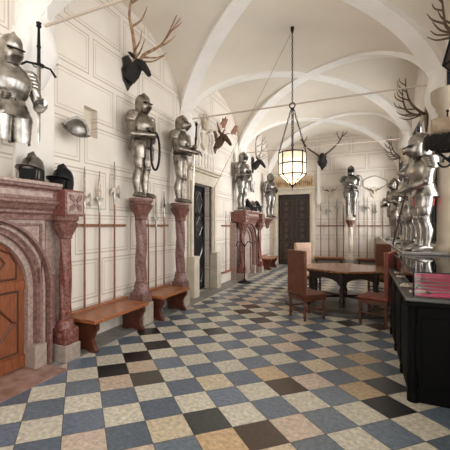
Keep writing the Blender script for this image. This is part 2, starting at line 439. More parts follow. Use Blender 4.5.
# ------------------------------------------------------------------ dark doorway in the left wall
d = structure(bpy.data.objects.new('door_2', None)); C.objects.link(d); d.location = (XL-.2, (DOOR2[0]+DOOR2[1])/2, 0)
b = MB(); hw = .56
b.box((-.03, -hw, .02), (.03, hw, 1.35))
for y in (-hw, -.05, hw-.1): b.box((-.03, y, 1.35), (.03, y+.1, 2.68))
b.box((-.03, -hw, 2.55), (.03, hw, 2.68)); b.box((-.03, -hw, 1.9), (.03, hw, 1.98))
b.build('leaf', M_BLACKIRON, d)
b = MB()
for yc in (-.28, .28):
    for z0, z1 in ((1.4, 1.9), (2.0, 2.55)):
        zm = (z0+z1)/2
        for (a, e), (f, g) in (((-.2, zm), (0, z0)), ((0, z0), (.2, zm)), ((.2, zm), (0, z1)), ((0, z1), (-.2, zm)), ((-.2, z0), (-.2, z1)), ((.2, z0), (.2, z1))):
            b.tube([(0.0, yc+a, e), (0.0, yc+f, g)], .016, 6)
for yc in (-.28, .28):
    b.tube([(.035, yc+.1*math.sin(k*.9), .2+k*.1) for k in range(12)], .012, 6)
b.build('iron_tracery', M_STEELD, d)
MB().box((-.008, -hw, 1.35), (-.002, hw, 2.6)).build('door_glass', mat('greyish door glass', (52, 50, 48), .25), d)
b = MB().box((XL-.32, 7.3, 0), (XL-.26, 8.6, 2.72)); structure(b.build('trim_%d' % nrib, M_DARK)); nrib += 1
b = MB()
for y0, y1 in ((DOOR2[0]-.24, DOOR2[0]), (DOOR2[1], DOOR2[1]+.24)):
    b.box((XL-.05, y0, 0), (XL+.06, y1, 2.7)); b.box((XL, y0+.05, .0), (XL+.1, y1-.07, 2.7))
    b.box((XL-.02, y0-.02, 0), (XL+.2, y1+.02, .95))
b.box((XL-.05, DOOR2[0]-.24, 2.68), (XL+.06, DOOR2[1]+.24, 2.95)); b.box((XL-.05, DOOR2[0]-.3, 2.95), (XL+.14, DOOR2[1]+.3, 3.0)); b.box((XL-.05, DOOR2[0]-.36, 3.0), (XL+.2, DOOR2[1]+.36, 3.06))
structure(b.build('trim_%d' % nrib, M_CREAMSTONE, bevel=.012)); nrib += 1
# carved relief over the doorway
t = thing('armorial_relief', 'white carved relief with shield and crest above the dark doorway', 'relief', (XL, 7.98, 3.06))
b = MB(); b.prism([(-.75, 0), (.75, 0), (.6, .12), (.5, .45), (-.5, .45), (-.6, .12)], 0, .06, 'x')
for k in range(7): b.lathe([(.035, .06), (.05, .14), (.03, .24), (.05, .36), (.03, .42)], (.07, -.54+k*.18, 0), 8)
b.build('pedestal', M_PLASTER, t)
b = MB(); b.prism([(-.15, .92), (-.17, .65), (0, .48), (.17, .65), (.15, .92)], 0, .08, 'x'); b.build('shield', M_CREAMSTONE, t, bevel=.02)
b = MB().ball((.1, 0, 1.1), (.09, .1, .12)).tube([(.08, 0, 1.15), (.1, .1, 1.3), (.08, .04, 1.42)], [.05, .045, .02], 8).tube([(.08, 0, 1.15), (.1, -.12, 1.28), (.08, -.08, 1.38)], [.05, .045, .02], 8); b.build('crest', M_CREAMSTONE, t)
for s in (-1, 1):
    b = MB().tube([(.06, s*.2, .95), (.1, s*.4, 1.0), (.1, s*.48, .8), (.09, s*.36, .62), (.08, s*.46, .45)], [.02, .04, .045, .04, .02], 8).ball((.05, s*.42, 1.06), .05); b.build('mantling', M_PLASTER, t)

# ------------------------------------------------------------------ red marble portals
def carved_capital(prof, c, lobes=9, seg=72):
    b = MB(); rings = []
    for r, z, am in prof:
        rings.append([(c[0]+r*(1+am*.5*(abs(math.cos(lobes*a/2+z*9))-.5))*math.cos(a), c[1]+r*(1+am*.5*(abs(math.cos(lobes*a/2+z*9))-.5))*math.sin(a), c[2]+z) for a in [2*PI*q/seg for q in range(seg)]])
    return b.loft(rings)
def portal(yc, label, cols_dy, Rin, zsp, ztop, hw):
    t = thing('marble_portal', label, 'portal', (XL, yc, 0))
    # stepped arch rings
    def arch(R, z, n=24): return [(R, 0), (R, z*.5), (R, z)]+[(R*math.cos(PI*k/n), z+R*math.sin(PI*k/n)) for k in range(1, n)]+[(-R, z), (-R, z*.5), (-R, 0)]
    def ring(b, Ri, Ro, x0, x1):
        A, B = arch(Ri, zsp), arch(Ro, zsp)
        n = len(A); vs = [(x1, y, z) for y, z in A]+[(x1, y, z) for y, z in B]+[(x0, y, z) for y, z in A]+[(x0, y, z) for y, z in B]; fs = []
        for i in range(n-1):
            fs += [(i, i+1, n+i+1, n+i), (2*n+i, i, i+1, 2*n+i+1)[::1], (n+i, n+i+1, 3*n+i+1, 3*n+i)]
        b.add(vs, fs)
    b = MB(); ring(b, Rin, Rin+.07, .02, .13); ring(b, Rin+.12, Rin+.15, .15, .24); b.build('inner_archivolt', M_PINK, t)
    b = MB(); ring(b, Rin+.07, Rin+.12, .02, .19); ring(b, Rin+.17, Rin+.2, .2, .3); b.build('outer_archivolt', M_RED, t)
    # spandrel panel
    B = arch(Rin+.15, zsp); n = len(B); out = []
    for y, z in B:
        if z <= zsp: out.append((hw if y > 0 else -hw, z))
        else:
            dy, dz = y, z-zsp; k = min(hw/abs(dy) if abs(dy) > 1e-6 else 1e9, (ztop-zsp)/dz); out.append((dy*k, zsp+dz*k))
    vs = [(.22, y, z) for y, z in B]+[(.22, y, z) for y, z in out]+[(0, y, z) for y, z in out]
    fs = [(i, i+1, n+i+1, n+i) for i in range(n-1)]+[(n+i, n+i+1, 2*n+i+1, 2*n+i) for i in range(n-1)]
    # corners of the spandrel
    for s in (1, -1): 
        ks = [i for i in range(n) if out[i][0]*s > hw-1e-6]; i = ks[-1] if s > 0 else ks[0]; j = i+1 if s > 0 else i-1
        vs.append((.22, s*hw, ztop)); fs.append((n+i, n+j, len(vs)-1))
    MB().add(vs, fs).build('spandrel', M_PINK, t)
    b = MB()
    for s in (-1, 1):
        y1 = s*(hw-.05); 
        for q0, q1 in (((.2, y1, zsp+.05), (.24, y1-s*.03, ztop-.06)),): b.box((q0[0], min(q0[1], q1[1]), q0[2]), (q1[0], max(q0[1], q1[1]), q1[2]))
        b.box((.2, min(y1, s*.12), ztop-.09), (.24, max(y1, s*.12), ztop-.06))
        b.box((.2, min(s*(Rin+.24), s*(Rin+.29)), .4), (.25, max(s*(Rin+.24), s*(Rin+.29)), zsp+.12))
    b.build('frame_moulding', M_RED, t, bevel=.006)
    for s in (-1, 1): MB().box((0, min(s*(Rin-.008), s*hw), 0), (.26, max(s*(Rin-.008), s*hw), .27)).build('plinth', M_JAMB, t, bevel=.01)
    # entablature
    prof = [(0, ztop-.02), (.24, ztop-.02), (.25, ztop+.04), (.28, ztop+.06), (.28, ztop+.09), (.31, ztop+.11), (.33, ztop+.14), (.37, ztop+.17), (.37, ztop+.2), (.34, ztop+.21), (.34, ztop+.32), (.39, ztop+.34), (.39, ztop+.37), (0, ztop+.37)]
    b = MB(); L = cols_dy-.13
    b.prism(prof, -L, L, 'y'); b.build('entablature', M_RED, t, bevel=.004)
    MB().box((.25, -L+.1, ztop+.235), (.35, L-.1, ztop+.3)).build('frieze_panel', M_PINK, t, bevel=.006)
    b = MB(); b.box((0, -L, ztop+.37), (.41, L, ztop+.41)); b.build('cornice_slab', M_PINK, t, bevel=.008)
    for s in (-1, 1):
        y = s*cols_dy
        bl = MB().box((0, y-.155, ztop+.03), (.47, y+.155, ztop+.345)).build('corner_block', M_REDD, t, bevel=.006)
        MB().box((.4, y-.13, ztop+.055), (.476, y+.13, ztop+.32)).build('sunk_panel', M_PINK, bl)
        r = MB()
        for q in range(4):
            a = q*PI/2+PI/4
            r.prism([(y+math.cos(a+e)*rr, ztop+.19+math.sin(a+e)*rr) for e, rr in ((-.5, .03), (-.35, .1), (0, .14), (.35, .1), (.5, .03))], .47, .492, 'x')
        r.build('rosette', M_RED, bl)
        cx = .31
        c = MB(); rings = []
        for k in range(40):
            z = .5+k/39*1.0
            rings.append([(cx+(.074-.012*k/39)*(1+.14*math.cos(4*(2*PI*q/30)+z*9))*math.cos(2*PI*q/30), y+(.074-.012*k/39)*(1+.14*math.cos(4*(2*PI*q/30)+z*9))*math.sin(2*PI*q/30), z) for q in range(30)])
        c.loft(rings).build('shaft', M_REDD, t)
        carved_capital([(.062, 1.49, 0), (.085, 1.5, 0), (.078, 1.52, 0), (.085, 1.54, .3), (.115, 1.6, .3), (.13, 1.65, .35), (.145, 1.68, .2), (.13, 1.7, 0), (.155, 1.72, 0), (.155, ztop+.03, 0)], (cx, y, 0)).build('capital', M_CAPITAL, t)
        MB().lathe([(.13, .3), (.13, .34), (.115, .36), (.12, .4), (.1, .43), (.105, .47), (.078, .5)], (cx, y, 0), 20).box((cx-.11, y-.11, .25), (cx+.11, y+.11, .3)).build('base', M_REDD, t)
        b = MB().box((cx-.115, y-.115, .2), (cx+.115, y+.115, .4))
        b.build('pedestal', M_REDD, t, bevel=.02)
        MB().box((0, y-.12, 0), (cx+.135, y+.12, .21)).build('plinth', M_JAMB, t, bevel=.012)
        MB().box((0, y-.17, 0), (.16, y+.17, ztop)).build('wall_strip', M_PINK, t)
    return t
portal(2.2, 'large red marble portal around the orange oak door', 1.01, .62, .93, 1.74, .78)
portal(11.2, 'smaller looking red marble portal far along the left wall', .98, .6, .95, 1.74, .78)

def arched_leaf(name, yc, m, trim, R=.62, zsp=.93, x=.07):
    d = structure(bpy.data.objects.new(name, None)); C.objects.link(d); d.location = (XL+x, yc, 0)
    pts = [(R, .02), (R, zsp)]+[(R*math.cos(PI*k/20), zsp+R*math.sin(PI*k/20)) for k in range(1, 20)]+[(-R, zsp), (-R, .02)]
    lf = MB().prism(pts, -.05, .0, 'x').build('leaf', m, d)
    MB().box((0, -R, .02), (.025, R, .16)).box((0, -R, .92), (.02, R, 1.02)).build('rail', m, lf)
    b = MB()
    def ln(*q):
        for (a, c), (e, f) in zip(q, q[1:]): b.tube([(.004, a, c), (.004, e, f)], .012, 6)
    for s in (-1, 1):
        y0, y1 = s*.06, s*.53; ym = (y0+y1)/2
        ln((y0, .2), (y1, .2), (y1, .9), (y0, .9), (y0, .2))
        ln((ym, .9), (ym, .74), (y1-s*.06, .55), (ym, .36), (ym, .2)); ln((ym, .74), (y0+s*.06, .55), (ym, .36)); ln((y0, .55), (y0+s*.06, .55)); ln((y1, .55), (y1-s*.06, .55))
        ln((y0, 1.05), (y0, 1.5)); ln((y0, 1.05), (y1-s*.02, 1.05)); ln((y1-s*.02, 1.05), (y1-s*.02, 1.22), (y1-s*.1, 1.34), (y0, 1.49))
        q = [(ym+.075*math.cos(a), 1.24+.075*math.sin(a)) for a in [k*PI/2 for k in range(5)]]; ln(*q)
        ln((ym, 1.05), (ym, 1.165)); ln((y0, 1.24), (ym-.075, 1.24) if s > 0 else (ym+.075, 1.24)); ln((ym, 1.315), (ym, 1.42))
    b.build('door_moulding', trim, lf)
    MB().box((0, -.012, .02), (.02, .012, 1.52)).build('meeting_strip', trim, lf)
arched_leaf('door_1', 2.2, M_DOORWOOD, M_DOORTRIM)
arched_leaf('door_4', 11.2, M_PINK, M_STONE, .6, .95)

# ------------------------------------------------------------------ twisted columns carrying armours
def twisted_column(loc, label, rz=-PI/2, h=2.12, r=.09, m=M_RED, z0=.72):
    t = thing('twisted_column', label, 'column', loc, rz, 'twisted marble columns under suits of armour')
    rings = []
    for k in range(60):
        z = z0+k/59*(h-.36-z0)
        rings.append([(r*(1+.34*(abs(math.cos(1.5*a+z*4.5))-.6))*math.cos(a), r*(1+.34*(abs(math.cos(1.5*a+z*4.5))-.6))*math.sin(a), z) for a in [2*PI*q/36 for q in range(36)]])
    MB().loft(rings).build('shaft', m, t)
    carved_capital([(r*1.0, h-.37, 0), (r*1.25, h-.36, 0), (r*1.1, h-.33, .3), (r*1.25, h-.27, .4), (r*1.85, h-.18, .4), (r*2.15, h-.12, .3), (r*1.8, h-.1, 0)], (0, 0, 0)).build('capital', M_CAPITAL, t)
    MB().lathe([(r*2.0, h-.1), (r*2.1, h-.06), (r*2.3, h-.05), (r*2.3, h)], seg=8).build('abacus', m, t)
    MB().lathe([(r*1.55, z0-.22), (r*1.55, z0-.16), (r*1.35, z0-.13), (r*1.4, z0-.08), (r*1.15, z0-.05), (r*1.2, z0-.02), (r, z0)], seg=20).build('base', m, t)
    MB().box((-r*1.5, -r*1.5, .35), (r*1.5, r*1.5, z0-.2)).build('pedestal', m, t, bevel=.01)
    MB().box((-r*1.7, -r*2, 0), (r*1.7, r*1.7, .36)).build('plinth', M_STONE, t, bevel=.012)
    return t
twisted_column((-3.4, 4.93, 0), 'twisted red marble column at the end of the nearer bench')
twisted_column((-3.4, 6.33, 0), 'twisted red marble column between the further bench and the dark doorway')
twisted_column((-.42, YB-.22, 0), 'slim pale twisted column on the back wall under an armour', PI, 1.98, .08, M_CREAMSTONE, .55)

# ------------------------------------------------------------------ suits of armour  (local: front +Y)
def armour(label, loc, rz, m=M_STEEL, m2=M_STEELD, lh=(-.1, .22, 1.05), rh=(.1, .24, 1.03), head=(0, 0), scale=1, legs=True, helmet='close', skirt=True, lining=False, spread=.11, hs=1):
    t = thing('suit_of_armour', label, 'armour', loc, rz, 'suits of armour'); t.scale = (scale,)*3
    for s in ((-1, 1) if legs else ()):
        x = s*spread
        lg = MB().tube([(x*.9, 0, .95), (x, .015, .88), (x, .02, .75), (x, .025, .6), (x, .03, .555), (x, .03, .545), (x, .02, .46), (x, .0, .40), (x, -.015, .33), (x, -.01, .22), (x, .0, .12), (x, .0, .08)],
                       [.115, .115, .105, .084, .078, .07, .064, .07, .076, .064, .05, .056], 14).build('leg', m, t)
        k = MB().ball((x, .05, .525), (.068, .058, .062)).prism([(0, .04), (.045, .02), (.06, -.02), (0, -.045)], x+s*.05, x+s*.075, 'x', Matrix.Translation((0, .02, .525)))
        for z in (.59, .46): k.lathe([(.068, .07, -.012), (.072, .076, 0), (.066, .068, .012)], (x, .025, z), 14)
        k.build('knee_cop', m2 if m is M_STEEL else m, lg)
        f = MB().tube([(x, -.07, .05), (x, -.02, .06), (x+s*.01, .06, .055), (x+s*.02, .13, .04), (x+s*.025, .19, .022), (x+s*.03, .22, .012)], [.035, .05, .05, .048, .036, .012], 12, .9)
        f.lathe([(.05, .06), (.052, .07), (.046, .11)], (x, 0, 0), 12); f.build('sabaton', m, lg)
    if legs: MB().tube([(0, 0, .9), (0, 0, 1.0)], [.14, .14], 16, .8).build('hip_lining', M_LEATHER, t)
    if skirt:
        sk = MB()
        for q in range(4):
            z = .84+q*.055; sk.lathe([(.268-.024*q, .2-.017*q, z), (.25-.024*q, .187-.017*q, z+.06), (.238-.024*q, .178-.017*q, z+.06)], seg=22)
        sk.build('fauld', m, t)
        for s in (-1, 1):
            ta = MB(); rings = []
            for q in range(7 if legs else 10):
                z = .88-q*.035; rr = .128+.007*(q % 2)-.003*q
                rings.append([(s*.115+rr*math.cos(a), .03+(.1+rr*.55)*math.sin(a)*.8, z) for a in [-.3+PI*1.2*j/10-.15 for j in range(11)]])
            ta.loft(rings, closed=False).build('tasset', m, t)
    if lining:
        MB().lathe([(.16, .13, .7), (.17, .14, .8), (.15, .12, .92)], seg=18).build('cloth_lining', M_REDCLOTH, t)
    MB().lathe([(.165, .13, 1.0), (.17, .135, 1.05), (.2, .165, 1.12, 0, .02), (.228, .19, 1.22, 0, .035), (.232, .18, 1.3, 0, .03), (.215, .15, 1.38, 0, .01), (.165, .115, 1.44), (.1, .095, 1.47)], seg=26).build('breastplate', m, t)
    MB().lathe([(.173, .138, 1.0), (.18, .145, 1.02), (.175, .14, 1.045)], seg=24).build('belt', M_LEATHER, t)
    MB().lathe([(.14, .12, 1.42), (.115, .105, 1.46), (.09, .09, 1.49), (.092, .092, 1.53)], seg=20).build('gorget', m2, t)
    # helmet, turned and tilted about the neck
    R = Matrix.Translation((0, .01, 1.475)) @ Matrix.Rotation(head[0], 4, 'Z') @ Matrix.Rotation(-head[1], 4, 'X') @ Matrix.Diagonal((1.2*hs, 1.17*hs, 1.17*(1+(hs-1)*.4), 1))
    hb = MB().lathe([(.085, .095, 0), (.092, .105, .04), (.096, .112, .1), (.098, .12, .15), (.09, .115, .2), (.068, .09, .24), (.035, .055, .262), (.005, .01, .27)], seg=22)
    hb.tube([(0, .11, .16), (0, .09, .225), (0, .02, .275), (0, -.07, .245), (0, -.115, .16), (0, -.11, .08)], [.008, .012, .014, .014, .01, .006], 8)
    hb.v = [tuple(R @ Vector(v)) for v in hb.v]
    he = hb.build('helmet', m, t)
    if helmet == 'close':
        v = MB().lathe([(.07, .06, 0, 0, .055), (.085, .085, .04, 0, .055), (.09, .115, .075, 0, .06), (.092, .1, .11, 0, .05), (.096, .092, .135, 0, .04), (.093, .085, .15, 0, .04)], seg=20)
        e = MB().box((-.075, .085, .125), (.075, .142, .136))
        for q in range(5): e.box((.02+.013*q, .1, .05), (.026+.013*q, .168-.02*q, .09))
    elif helmet == 'open':
        v = MB().tube([(-.098, .03, .15), (-.06, .12, .165), (0, .155, .165), (.06, .12, .165), (.098, .03, .15)], [.012, .02, .024, .02, .012], 8, .4)
        v.lathe([(.09, .09, 0, 0, .03), (.093, .1, .03, 0, .035), (.09, .1, .06, 0, .035)], seg=18)
        e = MB().prism([(-.07, .06), (.07, .06), (.075, .15), (-.075, .15)], .085, .122, 'y')
    else:
        v = MB().lathe([(.086, .086, .02, 0, .04), (.1, .12, .06, 0, .05), (.1, .15, .1, 0, .055), (.1, .1, .15, 0, .05), (.09, .06, .2, 0, .05)], seg=20)
        e = MB().box((-.085, .1, .14), (.085, .156, .15))
    for q, nm, mm in ((v, 'visor', m), (e, 'eye_slit', M_DARK)):
        q.v = [tuple(R @ Vector(p)) for p in q.v]; q.build(nm, mm, he)
    for s, hand in ((-1, lh), (1, rh)):
        S = Vector((s*.255, 0, 1.36)); Hn = Vector(hand)
        mid = (S+Hn)/2; L = .31; dist = (Hn-S).length/2; off = math.sqrt(max(0.0004, L*L-dist*dist)) if dist < L else .02
        dirn = Vector((s*.5, -.3, -.85)); ax = (Hn-S).normalized(); dirn = (dirn-ax*dirn.dot(ax)).normalized(); E = mid+dirn*min(off, .24)
        p = MB()
        for q in range(4): p.ball((s*(.225+.02*q), 0, 1.4-.036*q), (.1-.005*q, .12-.008*q, .066), 14, 8)
        p.build('pauldron', m, t)
        ar = MB().tube([S, S.lerp(E, .4), S.lerp(E, .85), E, E.lerp(Hn, .15), E.lerp(Hn, .45), E.lerp(Hn, .9)], [.072, .072, .06, .062, .062, .066, .05], 14).build('arm', m, t)
        MB().ball(E, .073, 12, 8).ball(E+Vector((s*.045, 0, 0)), (.02, .06, .05), 12, 8).build('elbow_cop', m2 if m is M_STEEL else m, ar)
        fd = (Hn-E).normalized(); g = MB().tube([E.lerp(Hn, .58), E.lerp(Hn, .75), Hn-fd*.02, Hn+fd*.03, Hn+fd*.075], [.078, .064, .05, .052, .045], 12, .85)
        cr = Vector((-s, .15, 0)); cr = (cr-fd*cr.dot(fd)).normalized(); dn = Vector((0, 0, -1)); dn = (dn-fd*dn.dot(fd)); dn = dn.normalized() if dn.length > .05 else Vector((0, 1, 0))
        for q in range(4):
            a = Hn+fd*.065+dn*(-.03+.02*q); ln = (.075, .085, .08, .065)[q]
            g.tube([a, a+fd*ln*.45, a+fd*ln*.7+cr*ln*.3, a+fd*ln*.65+cr*ln*.65], [.012, .012, .011, .009], 6)
        a = Hn+dn*-.035+cr*.02; g.tube([a, a+cr*.03+fd*.03-dn*.015, a+cr*.04+fd*.065], [.014, .013, .01], 6)
        g.build('gauntlet', m, ar)
    return t
RZ = -PI/2
armour('bright half armour with grilled visor and no legs fixed above the near portal cornice', (-3.36, 2.46, 2.0), RZ-.15, M_STEEL, M_STEEL, lh=(-.22, .3, 1.02), rh=(.25, .25, 1.0), head=(-.1, .3), helmet='close', scale=.92, legs=False)
armour('steel suit of armour with grilled helmet on the first twisted column, chain at its waist', (-3.4, 4.93, 2.12), RZ-.05, M_STEELB, M_STEELD, lh=(-.03, .23, 1.12), rh=(.06, .24, 1.05), head=(-.15, .12), scale=.98)
armour('slender suit of armour on the second twisted column holding a sword hilt', (-3.4, 6.33, 2.12), RZ, M_STEELB, M_STEELD, lh=(.0, .31, 1.1), rh=(.02, .32, 1.02), head=(0, .08), helmet='pointed', skirt=False, scale=1.0, spread=.085)
armour('dark steel suit of armour above the far marble portal', (-3.4, 10.38, 2.15), RZ-.25, M_STEELD, M_STEELD, lh=(-.05, .26, 1.15), rh=(.1, .28, 1.05), head=(-.1, .15), scale=1.0, helmet='open')
armour('dark suit of armour on a bracket in the far left corner beside the back door', (-3.33, 13.72, 1.98), RZ-.5, M_STEELD, M_STEELD, lh=(-.1, .25, 1.15), rh=(.12, .25, 1.1), scale=.98, helmet='close')
armour('dark grey suit of armour on the column in the middle of the back wall', (-.4, YB-.24, 1.98), PI, M_STEELD, M_STEELD, lh=(.02, .22, 1.12), rh=(-.12, .2, 1.02), scale=1.12, helmet='open', skirt=True, spread=.1)
armour('largest bright steel suit of armour on the window shelf at the right', (.88, 6.5, 1.25), PI/2+.25, M_STEEL, M_STEEL, lh=(-.1, .3, .95), rh=(.22, .2, .98), head=(.0, .1), scale=1.02, lining=True, hs=1.35)
armour('suit of armour in the middle of the three on the window shelf', (.93, 8.95, 1.25), PI/2+.3, M_STEEL, M_STEELD, lh=(-.12, .28, 1.1), rh=(.15, .28, 1.02), scale=.98, helmet='pointed')
armour('furthest suit of armour on the window shelf, nearest to the back wall', (.84, 11.3, 1.25), PI/2+.4, M_STEELB, M_STEELD, lh=(-.1, .26, 1.15), rh=(.15, .26, 1.0), scale=.98)
# console bracket under the corner armour
t = thing('wall_bracket', 'small carved bracket under the armour in the far left corner', 'bracket', (XL, 13.72, 1.55))
MB().lathe([(.03, 0), (.08, .06), (.06, .1), (.13, .25), (.2, .33), (.22, .36)], (.22, 0, 0), 14).build('corbel', M_CAPITAL, t)
MB().box((-.0, -.27, .36), (.6, .27, .43)).build('slab', M_PINK, t, bevel=.008)
b = MB(); b.tube([(.06*math.cos(a), .04*math.cos(a), -.31+.31*math.sin(a)) for a in [2*PI*k/24 for k in range(25)]], .02, 8)
tag(b.build('chain_loop', M_BLACKIRON, loc=(-3.12, 4.93, 3.2)), 'long dark chain loop hanging from the hands of the armour on the first column', 'chain')

# ------------------------------------------------------------------ swords
def greatsword(name, label, loc, rot, L=1.25, hilt=.42, m=M_STEEL, group=None):
    t = thing(name, label, 'sword', loc, 0, group); t.rotation_euler = rot
    MB().add([(-.025, 0, 0), (0, .007, 0), (.025, 0, 0), (0, -.007, 0), (-.018, 0, -L*.9), (0, .005, -L*.9), (.018, 0, -L*.9), (0, -.005, -L*.9), (0, 0, -L)],
             [(0, 1, 5, 4), (1, 2, 6, 5), (2, 3, 7, 6), (3, 0, 4, 7), (4, 5, 8), (5, 6, 8), (6, 7, 8), (7, 4, 8), (3, 2, 1, 0)]).build('blade', m, t)
    MB().tube([(0, 0, 0), (0, 0, hilt*.45), (0, 0, hilt*.5), (0, 0, hilt*.55), (0, 0, hilt)], [.02, .019, .025, .019, .014], 10).build('grip', M_BLACKIRON, t)
    MB().tube([(-.19, 0, -.05), (-.13, .01, -.0), (0, 0, .01), (.13, -.01, .0), (.2, 0, -.07)], [.013, .012, .014, .012, .015], 8).tube([(.06*math.cos(a), .06*math.sin(a), .0) for a in [2*PI*k/14 for k in range(15)]], .007, 6).build('crossguard', M_BLACKIRON, t)
    MB().lathe([(.016, hilt), (.03, hilt+.02), (.024, hilt+.035), (.03, hilt+.06), (.008, hilt+.075)], seg=12).build('pommel', M_BLACKIRON, t)
    return t
greatsword('two_handed_sword', 'long two-handed sword with black grip hanging point down by the near armour', (-3.29, 2.775, 3.45), (0, 0, PI/2-.25), .9, .42)
greatsword('two_handed_sword', 'two-handed sword with dark grip upright before the armour on the second column', (-3.07, 6.36, 3.17), (.06, .0, PI/2-.3), 1.0, .5)
greatsword('two_handed_sword', 'sword standing point down before the armour on the back wall', (-.38, YB-.5, 3.02), (0, 0, 0), .95, .18, M_STEELD)
for k, (y, z, lab) in enumerate(((11.3, 3.45, 'left one of three short swords on the wall above the far portal'), (11.5, 3.55, 'middle one of three short swords on the wall above the far portal'), (11.7, 3.4, 'right one of three short swords on the wall above the far portal'))):
    greatsword('short_sword', lab, (-3.58, y, z), (0, 0, PI/2), 1.2, .35, M_STEELD, 'short swords above the far portal').scale = (.48, .48, .6)
t = thing('gauntlet_pair', 'dark gauntlets hung on the wall left of the corner armour', 'gauntlet', (-3.56, 12.0, 2.95))
for s in (-1, 1):
    MB().tube([(0, s*.1, .3), (0, s*.1, .12), (.02, s*.11, 0), (.04, s*.12, -.1)], [.09, .05, .055, .03], 10).build('gauntlet', M_STEELD, t)
MB().tube([(0, -.1, .3), (0, 0, .48), (0, .1, .3)], .01, 6).build('strap', M_LEATHER, t)

# ------------------------------------------------------------------ helmets
def burgonet(label, loc, rz, m=M_STEELD, scale=1, tilt=0):
    t = thing('helmet', label, 'helmet', loc, rz, 'loose helmets'); t.scale = (scale,)*3; t.rotation_euler = (0, tilt, rz)
    MB().lathe([(.1, .12, .02), (.105, .13, .08), (.102, .128, .15), (.085, .105, .21), (.05, .065, .245), (.005, .005, .26)], seg=20).build('skull', m, t)
    MB().prism([(-.15, .06), (-.15, .16), (-.1, .25), (0, .3), (.1, .26), (.14, .15), (.1, .2), (0, .24), (-.09, .2), (-.12, .12)], -.006, .006, 'x').build('comb', m, t)
    MB().tube([(-.1, .04, .1), (-.09, .12, .12), (-.04, .19, .13), (0, .21, .13), (.04, .19, .13), (.09, .12, .12), (.1, .04, .1)], [.02, .03, .035, .03, .035, .03, .02], 8, .25).build('peak', m, t)
    for s in (-1, 1): MB().prism([(-.03, .1), (.09, .1), (.1, .02), (.04, -.04), (-.02, -.0)], s*.098-.006, s*.098+.006, 'x').build('cheek_piece', m, t)
    MB().prism([(-.07, .02), (.07, .02), (.08, .11), (-.08, .11)], .1, .133, 'y').build('face_opening', M_DARK, t)
    return t
burgonet('left helmet on the near portal cornice with open dark front', (-3.4, 2.79, 2.155), RZ-1.1, M_STEELD, 1.15)
burgonet('right helmet on the near portal cornice beside a chequered plate', (-3.4, 3.23, 2.09), RZ-1.3, M_BLACKIRON, 1.15)
burgonet('left helmet on top of the far portal', (-3.38, 10.85, 2.155), RZ-.9, M_BLACKIRON, 1.3)
burgonet('middle helmet on top of the far portal', (-3.38, 11.45, 2.155), RZ-.7, M_STEELD, 1.2)
burgonet('right helmet on top of the far portal', (-3.38, 11.95, 2.155), RZ-.7, M_BLACKIRON, 1.3)
b = MB(); b.prism([(-.1, 0), (.04, 0), (.1, .3), (-.02, .22)], -.012, .012, 'x')
o = tag(b.build('neck_plate', mat('etched steel', (150, 148, 142), .4, 1, noise=.6, scale=60), loc=(-3.56, 3.36, 2.09)), 'small patterned steel plate leaning on the near portal block', 'armour piece')
t = thing('morion_helmet', 'crested open helmet fixed on the wall above the halberds', 'helmet', (XL+.17, 3.5, 2.88), .5); t.rotation_euler = (.25, .35, .9)
MB().lathe([(.14, .115, 0), (.145, .12, .05), (.132, .11, .11), (.1, .085, .16), (.05, .045, .19), (.005, .005, .2)], seg=20).build('skull', M_STEELD, t)
MB().tube([(-.18, 0, .06), (-.14, .07, .02), (-.05, .12, -.015), (.05, .12, -.015), (.14, .07, .02), (.18, 0, .06), (.14, -.07, .02), (.05, -.12, -.015), (-.05, -.12, -.015), (-.14, -.07, .02), (-.18, 0, .06)], .018, 8, .5).build('brim', M_STEELD, t)
MB().prism([(-.16, .03), (-.15, .14), (-.06, .23), (.06, .23), (.15, .14), (.16, .03), (.12, .1), (0, .17), (-.12, .1)], -.008, .008, 'y').build('comb', M_STEELD, t)

# ------------------------------------------------------------------ polearms and their racks
def polearm(kind, label, loc, L, group, lean=0, rz=0, wood=M_POLE, steel=M_STEEL):
    t = thing(kind, label, 'polearm', loc, rz, group); t.rotation_euler = (0, lean, rz)
    hl = {'halberd': .55, 'partisan': .5, 'spear': .38, 'pike': .2, 'staff': 0}[kind]
    MB().tube([(0, 0, 0), (0, 0, L-hl)], [.016, .014], 8).build('shaft', wood, t)
    if kind == 'staff': return t
    z = L-hl
    h = MB().tube([(0, 0, z-.12), (0, 0, z+.05)], [.019, .02], 8)
    if kind == 'halberd':
        h.prism([(0, z+.02), (.05, z+.03), (.12, z-.03), (.14, z+.08), (.11, z+.19), (.05, z+.12), (0, z+.14)], -.006, .006, 'x')
        h.prism([(0, z+.04), (-.06, z+.06), (-.12, z-.02), (-.06, z+.12), (0, z+.13)], -.006, .006, 'x')
        h.prism([(-.016, z+.1), (.016, z+.1), (.012, L-.1), (0, L), (-.012, L-.1)], -.008, .008, 'x')
    elif kind == 'partisan':
        h.prism([(-.02, z), (-.09, z+.1), (-.035, z+.1), (-.035, z+.2), (0, L), (.035, z+.2), (.035, z+.1), (.09, z+.1), (.02, z)], -.007, .007, 'x')
    elif kind == 'spear':
        h.prism([(-.014, z), (-.035, z+.1), (-.02, z+.2), (0, L), (.02, z+.2), (.035, z+.1), (.014, z)], -.008, .008, 'x')
    else: h.prism([(-.014, z), (-.018, z+.06), (0, L), (.018, z+.06), (.014, z)], -.01, .01, 'x')
    h.build('head', steel, t); return t
def rack(label, loc, rz, L, zt=1.66, zb=.44):
    t = thing('weapon_rack', label, 'rack', loc, rz)
    MB().box((0, .0, zt-.02), (L, .05, zt+.02)).build('rail', M_POLE, t, bevel=.004)
    MB().box((0, .0, zb), (L, .1, zb+.035)).build('ledge', M_BENCH, t, bevel=.006)
    return t
